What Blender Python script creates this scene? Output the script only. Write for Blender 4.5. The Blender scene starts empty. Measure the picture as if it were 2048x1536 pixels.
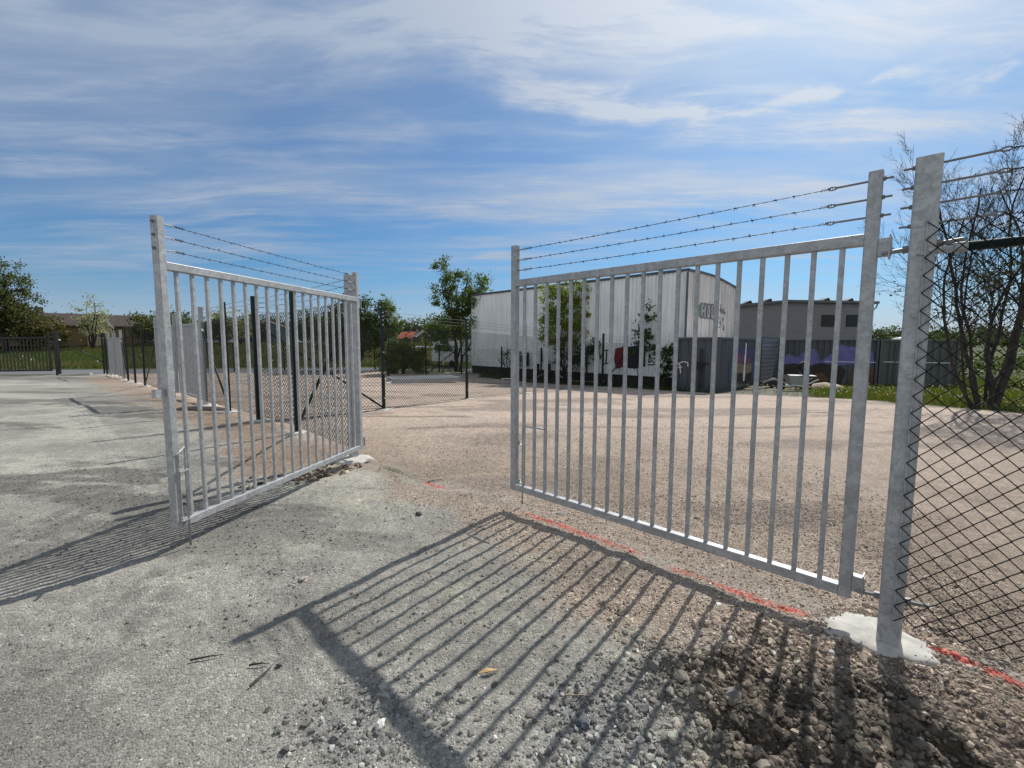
import bpy, math, random
import numpy as np
from mathutils import Matrix, Vector
R = math.radians
SC = bpy.context.scene
COL = SC.collection

# ------------------------------------------------------------------ camera
cam = bpy.data.cameras.new('camera'); cam.sensor_fit = 'HORIZONTAL'; cam.sensor_width = 36.0
cam.lens = 15.61; cam.clip_start = 0.05; cam.clip_end = 3000
co = bpy.data.objects.new('camera', cam); COL.objects.link(co)
co.matrix_world = Matrix.Translation((0, 0, 1.6)) @ Matrix.Rotation(R(90 - 5.279), 4, 'X') @ Matrix.Rotation(R(0.2126), 4, 'Z')
SC.camera = co

# ------------------------------------------------------------------ sun, sky, exposure
SUN = Vector((0.600, 0.806, 1.0)).normalized()
SUN_EL = math.asin(SUN.z); SUN_AZ = math.atan2(SUN.x, SUN.y)
sl = bpy.data.lights.new('sun', 'SUN'); sl.energy = 4.0; sl.angle = R(0.53); sl.color = (1.0, 0.955, 0.89)
so = bpy.data.objects.new('sun', sl); COL.objects.link(so)
so.rotation_euler = (-SUN).to_track_quat('-Z', 'Y').to_euler()
SC.view_settings.view_transform = 'Standard'; SC.view_settings.look = 'None'
SC.view_settings.exposure = 0.38; SC.view_settings.gamma = 1.0; SC.view_settings.use_curve_mapping = False
SC.render.film_transparent = False
SC.cycles.max_bounces = 8; SC.cycles.transparent_max_bounces = 8


class NT:
    """small helper to write node trees"""
    def __init__(s, tree): s.t = tree; s.t.nodes.clear()
    def n(s, typ, ins=None, **kw):
        nd = s.t.nodes.new(typ)
        for k, v in kw.items(): setattr(nd, k, v)
        for k, v in (ins or {}).items():
            sock = nd.inputs[k]
            if isinstance(v, bpy.types.NodeSocket): s.t.links.new(v, sock)
            else: sock.default_value = v
        return nd
    def math(s, op, a, b=0.0, c=None, clamp=False):
        nd = s.t.nodes.new('ShaderNodeMath'); nd.operation = op; nd.use_clamp = clamp
        for i, v in enumerate([a, b] + ([c] if c is not None else [])):
            if isinstance(v, bpy.types.NodeSocket): s.t.links.new(v, nd.inputs[i])
            else: nd.inputs[i].default_value = v
        return nd.outputs[0]
    def mix(s, f, a, b, blend='MIX'):
        nd = s.t.nodes.new('ShaderNodeMix'); nd.data_type = 'RGBA'; nd.blend_type = blend; nd.clamp_factor = True
        for i, v in ((0, f), (6, a), (7, b)):
            if isinstance(v, bpy.types.NodeSocket): s.t.links.new(v, nd.inputs[i])
            else: nd.inputs[i].default_value = v if not isinstance(v, tuple) else (v + (1,))[:4]
        return nd.outputs[2]
    def ramp(s, f, stops, interp='LINEAR'):
        nd = s.t.nodes.new('ShaderNodeValToRGB'); s.t.links.new(f, nd.inputs[0]); nd.color_ramp.interpolation = interp
        el = nd.color_ramp.elements
        while len(el) < len(stops): el.new(0.5)
        for e, (p, c) in zip(el, stops):
            e.position = p; e.color = (c, c, c, 1) if not isinstance(c, tuple) else (c + (1,))[:4]
        return nd.outputs[0]
    def sstep(s, x, a, b):
        nd = s.t.nodes.new('ShaderNodeMapRange'); nd.interpolation_type = 'SMOOTHSTEP'
        s.t.links.new(x, nd.inputs[0]) if isinstance(x, bpy.types.NodeSocket) else None
        nd.inputs[1].default_value = a; nd.inputs[2].default_value = b
        return nd.outputs[0]


# ------------------------------------------------------------------ world: Nishita sky with thin cirrus
def make_world():
    w = bpy.data.worlds.new('World'); SC.world = w; w.use_nodes = True
    k = NT(w.node_tree)
    sky = k.n('ShaderNodeTexSky', sky_type='NISHITA', sun_disc=False, sun_elevation=SUN_EL, sun_rotation=SUN_AZ,
              altitude=50, air_density=1.0, dust_density=0.8, ozone_density=1.8)
    tc = k.n('ShaderNodeTexCoord')
    sep = k.n('ShaderNodeSeparateXYZ', {0: tc.outputs['Generated']})
    x, y, z = sep.outputs
    zz = k.math('MAXIMUM', z, 0.0)
    inv = k.math('DIVIDE', 1.0, k.math('ADD', zz, 0.05))
    px = k.math('MULTIPLY', x, inv); py = k.math('MULTIPLY', y, inv)   # where the view ray meets a cloud layer
    v = k.n('ShaderNodeCombineXYZ', {0: px, 1: py}).outputs[0]
    # broad veils, drawn-out streaks and fine combed fibres, each with its own drift
    wp = k.n('ShaderNodeTexNoise', {'Vector': v, 'Scale': 0.55, 'Detail': 3.0, 'Roughness': 0.5})
    wq = k.n('ShaderNodeVectorMath', {0: wp.outputs[1], 1: (0.5, 0.5, 0.5)}, operation='SUBTRACT').outputs[0]
    vd = k.n('ShaderNodeVectorMath', {0: v, 1: k.n('ShaderNodeVectorMath', {0: wq, 'Scale': 0.55}, operation='SCALE').outputs[0]}, operation='ADD').outputs[0]
    def layer(rot, sc, scale, det, rgh, dis, loc):
        mp = k.n('ShaderNodeMapping', {'Vector': vd, 'Rotation': (0, 0, R(rot)), 'Scale': (sc[0], sc[1], 1), 'Location': (loc[0], loc[1], 0)})
        return k.n('ShaderNodeTexNoise', {'Vector': mp.outputs[0], 'Scale': scale, 'Detail': det, 'Roughness': rgh, 'Distortion': dis}).outputs[0]
    n1 = layer(-8, (0.30, 1.0), 1.35, 8.0, 0.56, 0.25, (3.1, 1.7))
    n2 = layer(18, (0.50, 2.2), 1.9, 9.0, 0.62, 0.3, (0.4, 4.2))
    n3 = layer(-25, (0.9, 1.5), 0.5, 4.0, 0.5, 0.2, (7.0, 2.0))
    veil = k.sstep(n1, 0.34, 0.70)
    n4 = layer(36, (0.8, 4.2), 4.2, 7.0, 0.7, 0.35, (2.2, 0.3))
    comb = k.sstep(n4, 0.3, 0.7)
    fine = k.math('MULTIPLY', k.sstep(n2, 0.40, 0.70), k.math('ADD', 0.62, k.math('MULTIPLY', comb, 0.6)))
    big = k.sstep(n3, 0.36, 0.62)
    high = k.sstep(z, 0.17, 0.40)
    low = k.sstep(z, 0.05, 0.20)
    m = k.math('ADD', k.math('MULTIPLY', veil, 0.46), k.math('MULTIPLY', fine, 0.58))
    m = k.math('MULTIPLY', m, k.math('ADD', 0.45, k.math('MULTIPLY', big, 0.75)))
    m = k.math('ADD', k.math('MULTIPLY', m, k.math('ADD', 0.28, k.math('MULTIPLY', low, 0.62))), k.math('MULTIPLY', low, 0.06))
    m = k.math('ADD', m, k.math('MULTIPLY', high, k.math('ADD', 0.10, k.math('MULTIPLY', big, 0.20))))
    # two denser wisps: gaussian bands around segments of the cloud layer, frayed by noise
    wob = k.n('ShaderNodeTexNoise', {'Vector': v, 'Scale': 2.2, 'Detail': 6.0, 'Roughness': 0.6})
    wv = k.n('ShaderNodeVectorMath', {0: wob.outputs[1], 1: (0.5, 0.5, 0.5)}, operation='SUBTRACT').outputs[0]
    wv = k.n('ShaderNodeVectorMath', {0: wv, 'Scale': 0.55}, operation='SCALE').outputs[0]
    vw = k.n('ShaderNodeVectorMath', {0: v, 1: wv}, operation='ADD').outputs[0]
    for (ax, ay), (bx, by), wid, amp in WISPS:
        dx, dy = bx - ax, by - ay; L2 = dx * dx + dy * dy
        rel = k.n('ShaderNodeVectorMath', {0: vw, 1: (ax, ay, 0)}, operation='SUBTRACT').outputs[0]
        t = k.n('ShaderNodeVectorMath', {0: rel, 1: (dx / L2, dy / L2, 0)}, operation='DOT_PRODUCT').outputs['Value']
        t = k.math('MINIMUM', k.math('MAXIMUM', t, 0.0), 1.0)
        foot = k.n('ShaderNodeVectorMath', {0: (dx, dy, 0), 'Scale': t}, operation='SCALE').outputs[0]
        d = k.n('ShaderNodeVectorMath', {0: rel, 1: foot}, operation='DISTANCE').outputs['Value']
        g = k.math('EXPONENT', k.math('MULTIPLY', k.math('MULTIPLY', d, d), -1.0 / (wid * wid)))
        g = k.math('MULTIPLY', g, k.math('ADD', 0.30, k.math('ADD', k.math('MULTIPLY', fine, 0.7), k.math('MULTIPLY', comb, 0.45))))
        m = k.math('ADD', m, k.math('MULTIPLY', g, amp))
    # added bright cloud behind the viewer, unseen, to fill shaded camera-facing surfaces
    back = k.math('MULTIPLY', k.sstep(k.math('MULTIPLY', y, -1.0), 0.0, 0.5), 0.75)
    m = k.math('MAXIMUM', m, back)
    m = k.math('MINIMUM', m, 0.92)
    # ice cloud scatters more towards the sun
    cs = k.n('ShaderNodeVectorMath', {0: tc.outputs['Generated'], 1: tuple(SUN)}, operation='DOT_PRODUCT').outputs['Value']
    glow = k.math('POWER', k.math('MAXIMUM', cs, 0.0), 6.0)
    cl = k.mix(glow, (3.9, 4.75, 6.1), (9.0, 9.4, 10.0))
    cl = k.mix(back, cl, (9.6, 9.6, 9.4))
    tint = k.mix(k.sstep(z, 0.0, 0.16), (0.55, 0.68, 0.92), (0.40, 0.745, 1.02))
    skyc = k.mix(1.0, sky.outputs[0], tint, 'MULTIPLY')
    hz = k.math('MULTIPLY', k.math('SUBTRACT', 1.0, k.sstep(z, -0.02, 0.14)), 0.58)
    skyc = k.mix(hz, skyc, (4.9, 6.5, 8.8))     # pale air low over the horizon
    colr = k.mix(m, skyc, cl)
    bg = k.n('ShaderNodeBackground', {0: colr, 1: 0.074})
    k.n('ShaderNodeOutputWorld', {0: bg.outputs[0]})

WISPS = [((-0.22, 1.40), (0.33, 1.78), 0.11, 0.55), ((0.33, 1.78), (0.74, 1.90), 0.09, 0.8), ((0.74, 1.88), (1.03, 1.76), 0.05, 0.7), ((0.80, 1.93), (1.55, 1.92), 0.15, 0.5), ((1.18, 1.64), (1.62, 1.49), 0.045, 0.7),
         ((0.0, 1.42), (0.42, 1.36), 0.20, 0.18), ((-2.45, 2.2), (-0.5, 2.03), 0.12, 0.22), ((-1.3, 2.6), (0.24, 2.9), 0.22, 0.25)]
make_world()

rng = np.random.default_rng(7)
random.seed(7)

# ------------------------------------------------------------------ noise
def _h(ix, iy, s):
    n = (ix.astype(np.int64) * 374761393 + iy.astype(np.int64) * 668265263 + s * 1442695041) & 0xffffffff
    n = ((n ^ (n >> 13)) * 1274126177) & 0xffffffff
    return ((n ^ (n >> 16)) & 0xffff) / 65535.0
def vnoise(x, y, s=0):
    ix = np.floor(x); iy = np.floor(y); fx = x - ix; fy = y - iy
    fx = fx * fx * (3 - 2 * fx); fy = fy * fy * (3 - 2 * fy)
    a = _h(ix, iy, s); b = _h(ix + 1, iy, s); c = _h(ix, iy + 1, s); d = _h(ix + 1, iy + 1, s)
    return (a * (1 - fx) + b * fx) * (1 - fy) + (c * (1 - fx) + d * fx) * fy
def fbm(x, y, o=4, s=0):
    r = 0; a = 0.5; t = 0
    for i in range(o):
        r = r + a * vnoise(x * 2 ** i, y * 2 ** i, s + i * 17); t += a; a *= 0.55
    return r / t
def ss(a, b, x):
    t = np.clip((x - a) / (b - a), 0, 1); return t * t * (3 - 2 * t)

# ------------------------------------------------------------------ terrain
def gz(x, y):
    """height of the site: level at the gate, falling gently to the back, rising again beyond the road"""
    x = np.asarray(x, float); y = np.asarray(y, float)
    k = 0.027 + 0.015 * np.clip((x + 6) / 12, 0, 1)
    t = np.maximum(np.clip(y, 0, 24) - 9.0, 0)
    return -k * (t * t / (t + 1.0)) + 1.75 * ss(37, 64, y)
def gzf(x, y): return float(gz(x, y))
def blob(x, y, cx, cy, rx, ry, ang=0.0, p=1.0):
    c, s = math.cos(ang), math.sin(ang)
    u = ((x - cx) * c + (y - cy) * s) / rx; v = (-(x - cx) * s + (y - cy) * c) / ry
    return np.exp(-(u * u + v * v) ** p)
def seg_d(x, y, pts):
    d = np.full(np.shape(x), 1e9)
    for (ax, ay), (bx, by) in zip(pts[:-1], pts[1:]):
        L2 = (bx - ax) ** 2 + (by - ay) ** 2
        t = np.clip(((x - ax) * (bx - ax) + (y - ay) * (by - ay)) / L2, 0, 1)
        d = np.minimum(d, np.hypot(x - ax - t * (bx - ax), y - ay - t * (by - ay)))
    return d
def inpoly(x, y, P):
    r = np.zeros(np.shape(x), bool)
    for (ax, ay), (bx, by) in zip(P, P[1:] + P[:1]):
        c = ((ay > y) != (by > y)) & (x < (bx - ax) * (y - ay) / ((by - ay) if by != ay else 1e-9) + ax); r ^= c
    return r
def poly_mask(x, y, P, soft):
    d = seg_d(x, y, P + P[:1]); s = np.where(inpoly(x, y, P), d, -d)
    return ss(-soft, soft, s)

FENCE_L = [(-2.19, 6.04), (-3.79, 7.72), (-5.16, 8.93), (-6.49, 10.10), (-7.87, 11.32), (-11.7, 14.75), (-14.94, 18.0), (-16.6, 19.5), (-18.3, 21.1), (-19.83, 22.6), (-23.18, 25.6), (-25.03, 27.2)]
YARD = FENCE_L[:1] + [(x, y) for x, y in FENCE_L[1:]] + [(-13.3, 29.6), (-9.6, 30.7), (-5.63, 28.9), (-2.7, 27.3), (-0.2, 24.8), (2.3, 22.2), (4.3, 20.9), (7.89, 16.9), (9.08, 16.2), (10.4, 15.0), (11.3, 14.4), (11.7, 12.3), (12.4, 10.6), (13.5, 6), (14, -3), (2.6, 1.85)]
SPILL = [(-3.9, 7.65), (-2.3, 5.75), (-1.5, 5.0), (-0.85, 4.2), (-0.35, 3.45), (0.05, 2.95), (0.4, 2.6), (0.74, 2.36), (0.86, 2.12), (0.95, 1.85), (1.0, 1.5), (1.1, -1), (14, -3), (2.6, 1.85), (-2.19, 6.04)]
LDIRT = [(-2.0, 6.0), (-2.35, 5.2), (-3.1, 5.5), (-4.2, 6.6), (-6.3, 8.4), (-9.5, 11.8), (-14, 15.8), (-20.5, 21.6), (-24.5, 25.9), (-23.2, 25.6), (-11.7, 14.75)]
PAINT = [(-1.0, 4.98), (-0.5, 4.59), (0.06, 4.14), (0.85, 3.35), (1.32, 2.88), (1.56, 2.65), (1.83, 2.45), (2.22, 2.2), (2.4, 1.95)]
def heap(x, y):
    e = fbm(x * 3.1, y * 3.1, 3, 91)
    return np.clip(1.15 * blob(x, y, 1.12, 1.84, 0.42, 0.30, -0.5, 1.4) + 1.1 * blob(x, y, 1.5, 1.62, 0.36, 0.30, -0.4, 1.4) + 0.55 * blob(x, y, 1.38, 2.28, 0.2, 0.16, 0, 1.3) + 0.8 * blob(x, y, 1.0, 1.5, 0.4, 0.2, 0, 1.4) + (e - 0.5) * 0.8 * (y < 2.6) * (x > 0.3), 0, 1)
def coarse(x, y):
    e = fbm(x * 2.3, y * 2.3, 3, 55)
    c = 0.9 * blob(x, y, -0.55, 1.75, 0.36, 0.28, 0.1, 1.4) + 0.95 * blob(x, y, 0.36, 1.74, 0.24, 0.36, 0.1, 1.4) + 0.5 * blob(x, y, -1.4, 2.72, 0.3, 0.14, -0.3) + 0.45 * blob(x, y, -0.05, 1.58, 0.4, 0.1)
    c = c + 0.4 * blob(x, y, -0.6, 3.9, 0.7, 0.25, -0.5) + 0.3 * blob(x, y, -1.5, 3.0, 0.5, 0.15, 0.2)
    return np.clip(c + (e - 0.5) * 0.7 * (c > 0.08), 0, 1)
def zones(x, y):
    """what the ground is made of at each place: real materials, not light"""
    wx = (fbm(x * 1.7, y * 1.7, 4, 3) - 0.5) * 0.9; wy = (fbm(x * 1.7, y * 1.7, 4, 11) - 0.5) * 0.9
    near = 1.0 / (1 + 0.02 * np.hypot(x, y) ** 2) + 0.25
    X = x + wx * near; Y = y + wy * near
    pink = np.maximum(poly_mask(X, Y, YARD, 0.25), poly_mask(X, Y, SPILL, 0.22))
    dirt = poly_mask(x + wx * 2, y + wy * 2, LDIRT, 0.5)
    yard_edge = poly_mask(x + wx * 0.4, y + wy * 0.4, YARD, 0.12)
    lot = np.maximum(yard_edge, np.where((y < 20), 1.0, 0.0))
    left = inpoly(x, y, FENCE_L[::-1] + [(2.2, 2.2), (4, 0), (4, -6), (-70, -6), (-70, 15), (-30, 25.0)])
    lot = np.where((y - 25.8 < 0.18 * (x + 28)) & (x < -2), 1.0, yard_edge)
    lot = np.maximum(lot, left * 1.0)
    lot = np.maximum(lot, ((y < 5) & (x < 3)) * 1.0)
    return dict(pink=pink, dirt=dirt, lot=lot, heap=heap(x, y), coarse=coarse(x, y))
def albedo(x, y, Z):
    a = fbm(x * 0.9, y * 0.9, 4, 21); b = fbm(x * 4.5, y * 4.5, 3, 33); c = fbm(x * 0.16, y * 0.42 + x * 0.1, 4, 5)
    def C(*v): return np.array(v)
    col = np.empty(x.shape + (3,))
    grey = C(0.288, 0.274, 0.240); pale = C(0.395, 0.378, 0.322); dkg = C(0.125, 0.12, 0.108)
    st = fbm(x * 0.22 + 4, y * 0.8 + x * 0.12, 5, 61)
    f = ss(0.40, 0.62, 0.45 * a + 0.25 * c + 0.3 * st)[..., None]
    col[:] = grey * (1 - f) + pale * f
    f = (scuff(x, y) * (0.42 + 0.36 * ss(3.0, 4.5, y)))[..., None]; col = col * (1 - f) + dkg * f
    f = (ss(0.5, 0.7, b) * 0.35)[..., None]; col = col * (1 - f) + grey * 0.72 * f
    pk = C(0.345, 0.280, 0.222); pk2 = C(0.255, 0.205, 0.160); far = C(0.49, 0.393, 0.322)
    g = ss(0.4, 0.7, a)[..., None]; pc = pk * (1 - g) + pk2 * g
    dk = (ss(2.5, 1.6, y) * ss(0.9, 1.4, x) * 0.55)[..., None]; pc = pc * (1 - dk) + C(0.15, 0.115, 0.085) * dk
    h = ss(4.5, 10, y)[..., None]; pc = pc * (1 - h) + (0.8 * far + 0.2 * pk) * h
    ruts = np.clip(sum(ss(0.16, 0.05, np.abs(y - (yy + 0.10 * (x - 1) + 0.25 * np.sin(x * 0.55 + yy)))) for yy in (8.3, 9.7, 11.9, 13.2, 14.8)), 0, 1) * ss(0.42, 0.62, fbm(x * 0.7, y * 0.7, 3, 48))
    tr = np.clip(ss(0.54, 0.68, fbm(x * 0.42 + 3, y * 1.0, 5, 44)) * 0.6 + ruts * 0.75, 0, 0.8)[..., None]; pc = pc * (1 - tr) + C(0.19, 0.16, 0.135) * tr
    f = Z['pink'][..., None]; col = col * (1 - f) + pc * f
    dc = C(0.33, 0.235, 0.165) * (0.8 + 0.4 * b[..., None])
    f = (Z['dirt'] * 0.9)[..., None]; col = col * (1 - f) + dc * f
    # wheel marks curving in from the road towards the opening
    tm = 0
    for o in (0.0, 0.22, 1.55, 1.78):
        xc = -2.6 - o - 0.075 * np.maximum(y - 5.0, 0) ** 1.65 + 0.18 * (5 - y) * (y < 5)
        tm = np.maximum(tm, ss(0.10, 0.04, np.abs(x - xc)) * (vnoise(x * 5, y * 14, 17) > 0.42))
    tm = tm * ss(0.38, 0.6, fbm(x * 1.1, y * 0.9, 3, 27)) * (1 - Z['pink']) * (1 - Z['dirt'])
    f = (tm * 0.45)[..., None]; col = col * (1 - f) + C(0.13, 0.125, 0.115) * f
    # pale mortar-like fines, dark hole of dug soil by the left gate post
    f = np.clip(0.8 * blob(x, y, -1.45, 4.35, 0.5, 0.22, -0.5) + 0.75 * blob(x, y, -0.1, 2.62, 0.38, 0.16, -0.5) + 0.55 * blob(x, y, -2.7, 5.0, 0.55, 0.4) + 0.5 * blob(x, y, 0.15, 3.2, 0.3, 0.12, -0.6), 0, 1)
    f = (f * ss(0.35, 0.6, b + 0.25 * a))[..., None]; col = col * (1 - f) + C(0.40, 0.385, 0.30) * f
    f = np.clip(0.9 * blob(x, y, -2.45, 5.25, 0.42, 0.13, 0.7), 0, 1)[..., None] * ss(0.4, 0.55, b)[..., None]; col = col * (1 - f) + C(0.085, 0.06, 0.042) * f
    f = (Z['heap'])[..., None]; col = col * (1 - f) + C(0.098, 0.080, 0.061) * (0.75 + 0.5 * b[..., None]) * f
    f = (Z['coarse'] * 0.6)[..., None]; col = col * (1 - f) + C(0.17, 0.175, 0.172) * f
    # sprayed setting-out line
    d = seg_d(x, y, PAINT); s = x
    brk = np.maximum(ss(0.33, 0.46, fbm(x * 2.4 + 5, y * 2.4, 2, 13)), (x > 2.1)) * (1 - 0.9 * ((x > -0.42) & (x < -0.02))) * ss(0.26, 0.44, b + 0.12)
    gn = vnoise(x * 60, y * 60, 5); f = (ss(0.046, 0.012, d + (b - 0.5) * 0.05) * brk * ss(0.15, 0.5, gn) * 0.85)[..., None]; col = col * (1 - f) + C(0.54, 0.095, 0.072) * f
    # grass where the lot ends
    gcol = C(0.045, 0.066, 0.018) * (0.6 + 0.7 * a[..., None]) + C(0.05, 0.035, 0.012) * ss(0.42, 0.62, c)[..., None]
    gf = (1 - Z['lot'])
    weedy = ss(0.72, 0.66, x / np.maximum(y, 1) + 0.05 * (fbm(x * 0.8, y * 0.8, 3, 15) - 0.5)) * (y > 12) * (x > 8) * (y < 24)
    gcol = gcol * (1 - weedy[..., None]) + weedy[..., None] * C(0.15, 0.145, 0.12) * (0.7 + 0.6 * b[..., None])
    soil = ((y < 27) & (x > 0.5) & (x < 8.5) & (y > 16))[..., None] * 1.0
    gcol = gcol * (1 - soil * 0.8) + soil * 0.8 * C(0.05, 0.045, 0.03)
    col = col * (1 - gf[..., None]) + gcol * gf[..., None]
    return np.clip(col, 0.004, 0.9)
def scuff(x, y):
    """where wheels have scraped dark grit to the surface of the grey lot"""
    q = fbm(x * 0.42 + 9, y * 1.35 + x * 0.22, 5, 71); e = fbm(x * 3.5, y * 7 + x, 4, 83)
    return ss(0.50, 0.66, q + (e - 0.5) * 0.35)
def micro(x, y, Z):
    z = (fbm(x * 1.3, y * 1.3, 4, 8) - 0.5) * 0.035 + (fbm(x * 9, y * 9, 3, 18) - 0.5) * 0.018
    z = z + (vnoise(x * 30, y * 30, 28) - 0.5) * (0.006 + 0.006 * Z['pink'])
    z = z + Z['heap'] * (0.02 + 0.12 * ss(0.3, 0.75, fbm(x * 6, y * 6, 4, 63))) + Z['coarse'] * 0.012
    z = z + 0.05 * Z['dirt'] * (fbm(x * 1.2, y * 1.2, 3, 77) - 0.4)
    z = z - 0.03 * blob(x, y, -2.45, 5.25, 0.42, 0.13, 0.7)
    foot = blob(x, y, 1.99, 2.35, 0.3, 0.3, 0, 2) + blob(x, y, -2.15, 5.95, 0.3, 0.3, 0, 2)
    return z * (1 - 0.8 * np.clip(foot, 0, 1))
def gh(x, y):
    x = np.asarray(x, float); y = np.asarray(y, float); Z = zones(x, y)
    return gz(x, y) + micro(x, y, Z) * ss(45, 15, np.hypot(x, y))
def ghf(x, y): return float(gh(np.array([x]), np.array([y]))[0])

# ------------------------------------------------------------------ mesh helpers
def link(name, me, mat=None, parent=None):
    o = bpy.data.objects.new(name, me); COL.objects.link(o)
    if mat: me.materials.append(mat)
    if parent: o.parent = parent
    return o
def bulk(name, V, F, mat=None, parent=None, smooth=False, col=None):
    """V (n,3), F (m,k) arrays of one polygon size"""
    me = bpy.data.meshes.new(name); V = np.ascontiguousarray(V, np.float32); F = np.ascontiguousarray(F, np.int32)
    m, k = F.shape
    me.vertices.add(len(V)); me.vertices.foreach_set('co', V.ravel())
    me.loops.add(m * k); me.loops.foreach_set('vertex_index', F.ravel())
    me.polygons.add(m); me.polygons.foreach_set('loop_start', np.arange(0, m * k, k, dtype=np.int32))
    me.polygons.foreach_set('use_smooth', np.full(m, smooth, bool))
    me.update(calc_edges=True)
    if col is not None:
        at = me.attributes.new('col', 'FLOAT_COLOR', 'POINT')
        c4 = np.ones((len(V), 4), np.float32); c4[:, :3] = col; at.data.foreach_set('color', c4.ravel())
    return link(name, me, mat, parent)
class MB:
    def __init__(s): s.V = []; s.F = []
    def add(s, V, F):
        o = len(s.V); s.V += [tuple(map(float, v)) for v in V]; s.F += [tuple(i + o for i in f) for f in F]; return s
    def box(s, x0, x1, y0, y1, z0, z1):
        V = [(x, y, z) for z in (z0, z1) for y in (y0, y1) for x in (x0, x1)]
        return s.add(V, [(0, 2, 3, 1), (4, 5, 7, 6), (0, 1, 5, 4), (2, 6, 7, 3), (0, 4, 6, 2), (1, 3, 7, 5)])
    def sect(s, a, b, prof, up=(0, 0, 1), cap=True):
        """a closed profile (list of (u,v)) swept from a to b"""
        a = Vector(a); b = Vector(b); d = (b - a).normalized(); up = Vector(up)
        if abs(d.dot(up)) > 0.99: up = Vector((0, 1, 0))
        u = d.cross(up).normalized(); v = u.cross(d).normalized(); n = len(prof)
        V = [tuple(p + u * q[0] + v * q[1]) for p in (a, b) for q in prof]
        F = [(i, (i + 1) % n, n + (i + 1) % n, n + i) for i in range(n)]
        if cap: F += [tuple(range(n))[::-1], tuple(range(n, 2 * n))]
        return s.add(V, F)
    def bar(s, a, b, w, h=None, ch=0.0, up=(0, 0, 1)):
        h = h or w; x, y = w / 2, h / 2
        if ch: P = [(-x + ch, -y), (x - ch, -y), (x - ch * .3, -y + ch * .3), (x, -y + ch), (x, y - ch), (x - ch * .3, y - ch * .3), (x - ch, y), (-x + ch, y), (-x + ch * .3, y - ch * .3), (-x, y - ch), (-x, -y + ch), (-x + ch * .3, -y + ch * .3)]
        else: P = [(-x, -y), (x, -y), (x, y), (-x, y)]
        return s.sect(a, b, P, up)
    def tube(s, pts, r, n=6, r1=None):
        pts = [Vector(p) for p in pts]; m = len(pts); V = []; F = []; u = None
        for i, p in enumerate(pts):
            d = (pts[min(i + 1, m - 1)] - pts[max(i - 1, 0)])
            d = d.normalized() if d.length > 1e-9 else Vector((0, 0, 1))
            if u is None:
                u = d.cross(Vector((0, 0, 1)));  u = u if u.length > 1e-3 else d.cross(Vector((0, 1, 0)))
            u = (u - d * u.dot(d)).normalized(); v = d.cross(u)
            q = r if r1 is None else r + (r1 - r) * i / max(m - 1, 1)
            for j in range(n):
                t = 2 * math.pi * j / n; V.append(p + (u * math.cos(t) + v * math.sin(t)) * q)
        for i in range(m - 1):
            for j in range(n):
                F.append((i * n + j, i * n + (j + 1) % n, (i + 1) * n + (j + 1) % n, (i + 1) * n + j))
        F += [tuple(range(n))[::-1], tuple(range((m - 1) * n, m * n))]
        return s.add(V, F)
    def lathe(s, c, prof, n=16, axis='z'):
        V = []; F = []; c = Vector(c); m = len(prof)
        for r, h in prof:
            for j in range(n):
                t = 2 * math.pi * j / n; a, b = r * math.cos(t), r * math.sin(t)
                V.append(c + (Vector((a, b, h)) if axis == 'z' else Vector((a, h, b)) if axis == 'y' else Vector((h, a, b))))
        for i in range(m - 1):
            for j in range(n): F.append((i * n + j, i * n + (j + 1) % n, (i + 1) * n + (j + 1) % n, (i + 1) * n + j))
        return s.add(V, F)
    def build(s, name, mat=None, parent=None, smooth=False):
        me = bpy.data.meshes.new(name); me.from_pydata(s.V, [], s.F); me.update()
        if smooth: me.polygons.foreach_set('use_smooth', [True] * len(me.polygons))
        return link(name, me, mat, parent)
def tag(o, label=None, cat=None, group=None, kind=None):
    if label: o['label'] = label
    if cat: o['category'] = cat
    if group: o['group'] = group
    if kind: o['kind'] = kind
    return o
def empty(name, loc=(0, 0, 0), rz=0.0, label=None, cat=None, group=None):
    o = bpy.data.objects.new(name, None); COL.objects.link(o); o.empty_display_size = 0.2
    o.location = loc; o.rotation_euler = (0, 0, rz)
    return tag(o, label, cat, group)
def copy_tree(o, parent=None):
    c = o.copy(); COL.objects.link(c); c.parent = parent
    for ch in [q for q in bpy.data.objects if q.parent == o]: copy_tree(ch, c)
    return c

# ------------------------------------------------------------------ materials
def mat(name):
    m = bpy.data.materials.new(name); m.use_nodes = True; return m, NT(m.node_tree)
def pbsdf(k, colr, rough=0.6, metal=0.0, bump=None, bstr=0.3, bdist=0.01, spec=0.4, **kw):
    ins = {'Base Color': colr if isinstance(colr, bpy.types.NodeSocket) else tuple(colr) + (1,), 'Roughness': rough, 'Metallic': metal, 'Specular IOR Level': spec}
    ins.update(kw)
    b = k.n('ShaderNodeBsdfPrincipled', ins)
    if bump is not None:
        bm = k.n('ShaderNodeBump', {'Height': bump, 'Strength': bstr, 'Distance': bdist}); k.t.links.new(bm.outputs[0], b.inputs['Normal'])
    k.n('ShaderNodeOutputMaterial', {0: b.outputs[0]}); return b
def simple(name, c, rough=0.6, metal=0.0, var=0.25, scale=8.0, bstr=0.15, stretch=(1, 1, 1), spec=0.4):
    m, k = mat(name)
    tc = k.n('ShaderNodeTexCoord'); mp = k.n('ShaderNodeMapping', {'Vector': tc.outputs['Object'], 'Scale': stretch})
    n = k.n('ShaderNodeTexNoise', {'Vector': mp.outputs[0], 'Scale': scale, 'Detail': 6.0, 'Roughness': 0.6})
    f = k.ramp(n.outputs[0], [(0.3, 0.0), (0.7, 1.0)])
    c1 = tuple(v * (1 - var) for v in c); c2 = tuple(min(1, v * (1 + var)) for v in c)
    pbsdf(k, k.mix(f, c1, c2), rough, metal, n.outputs[0], bstr, spec=spec); return m
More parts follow.
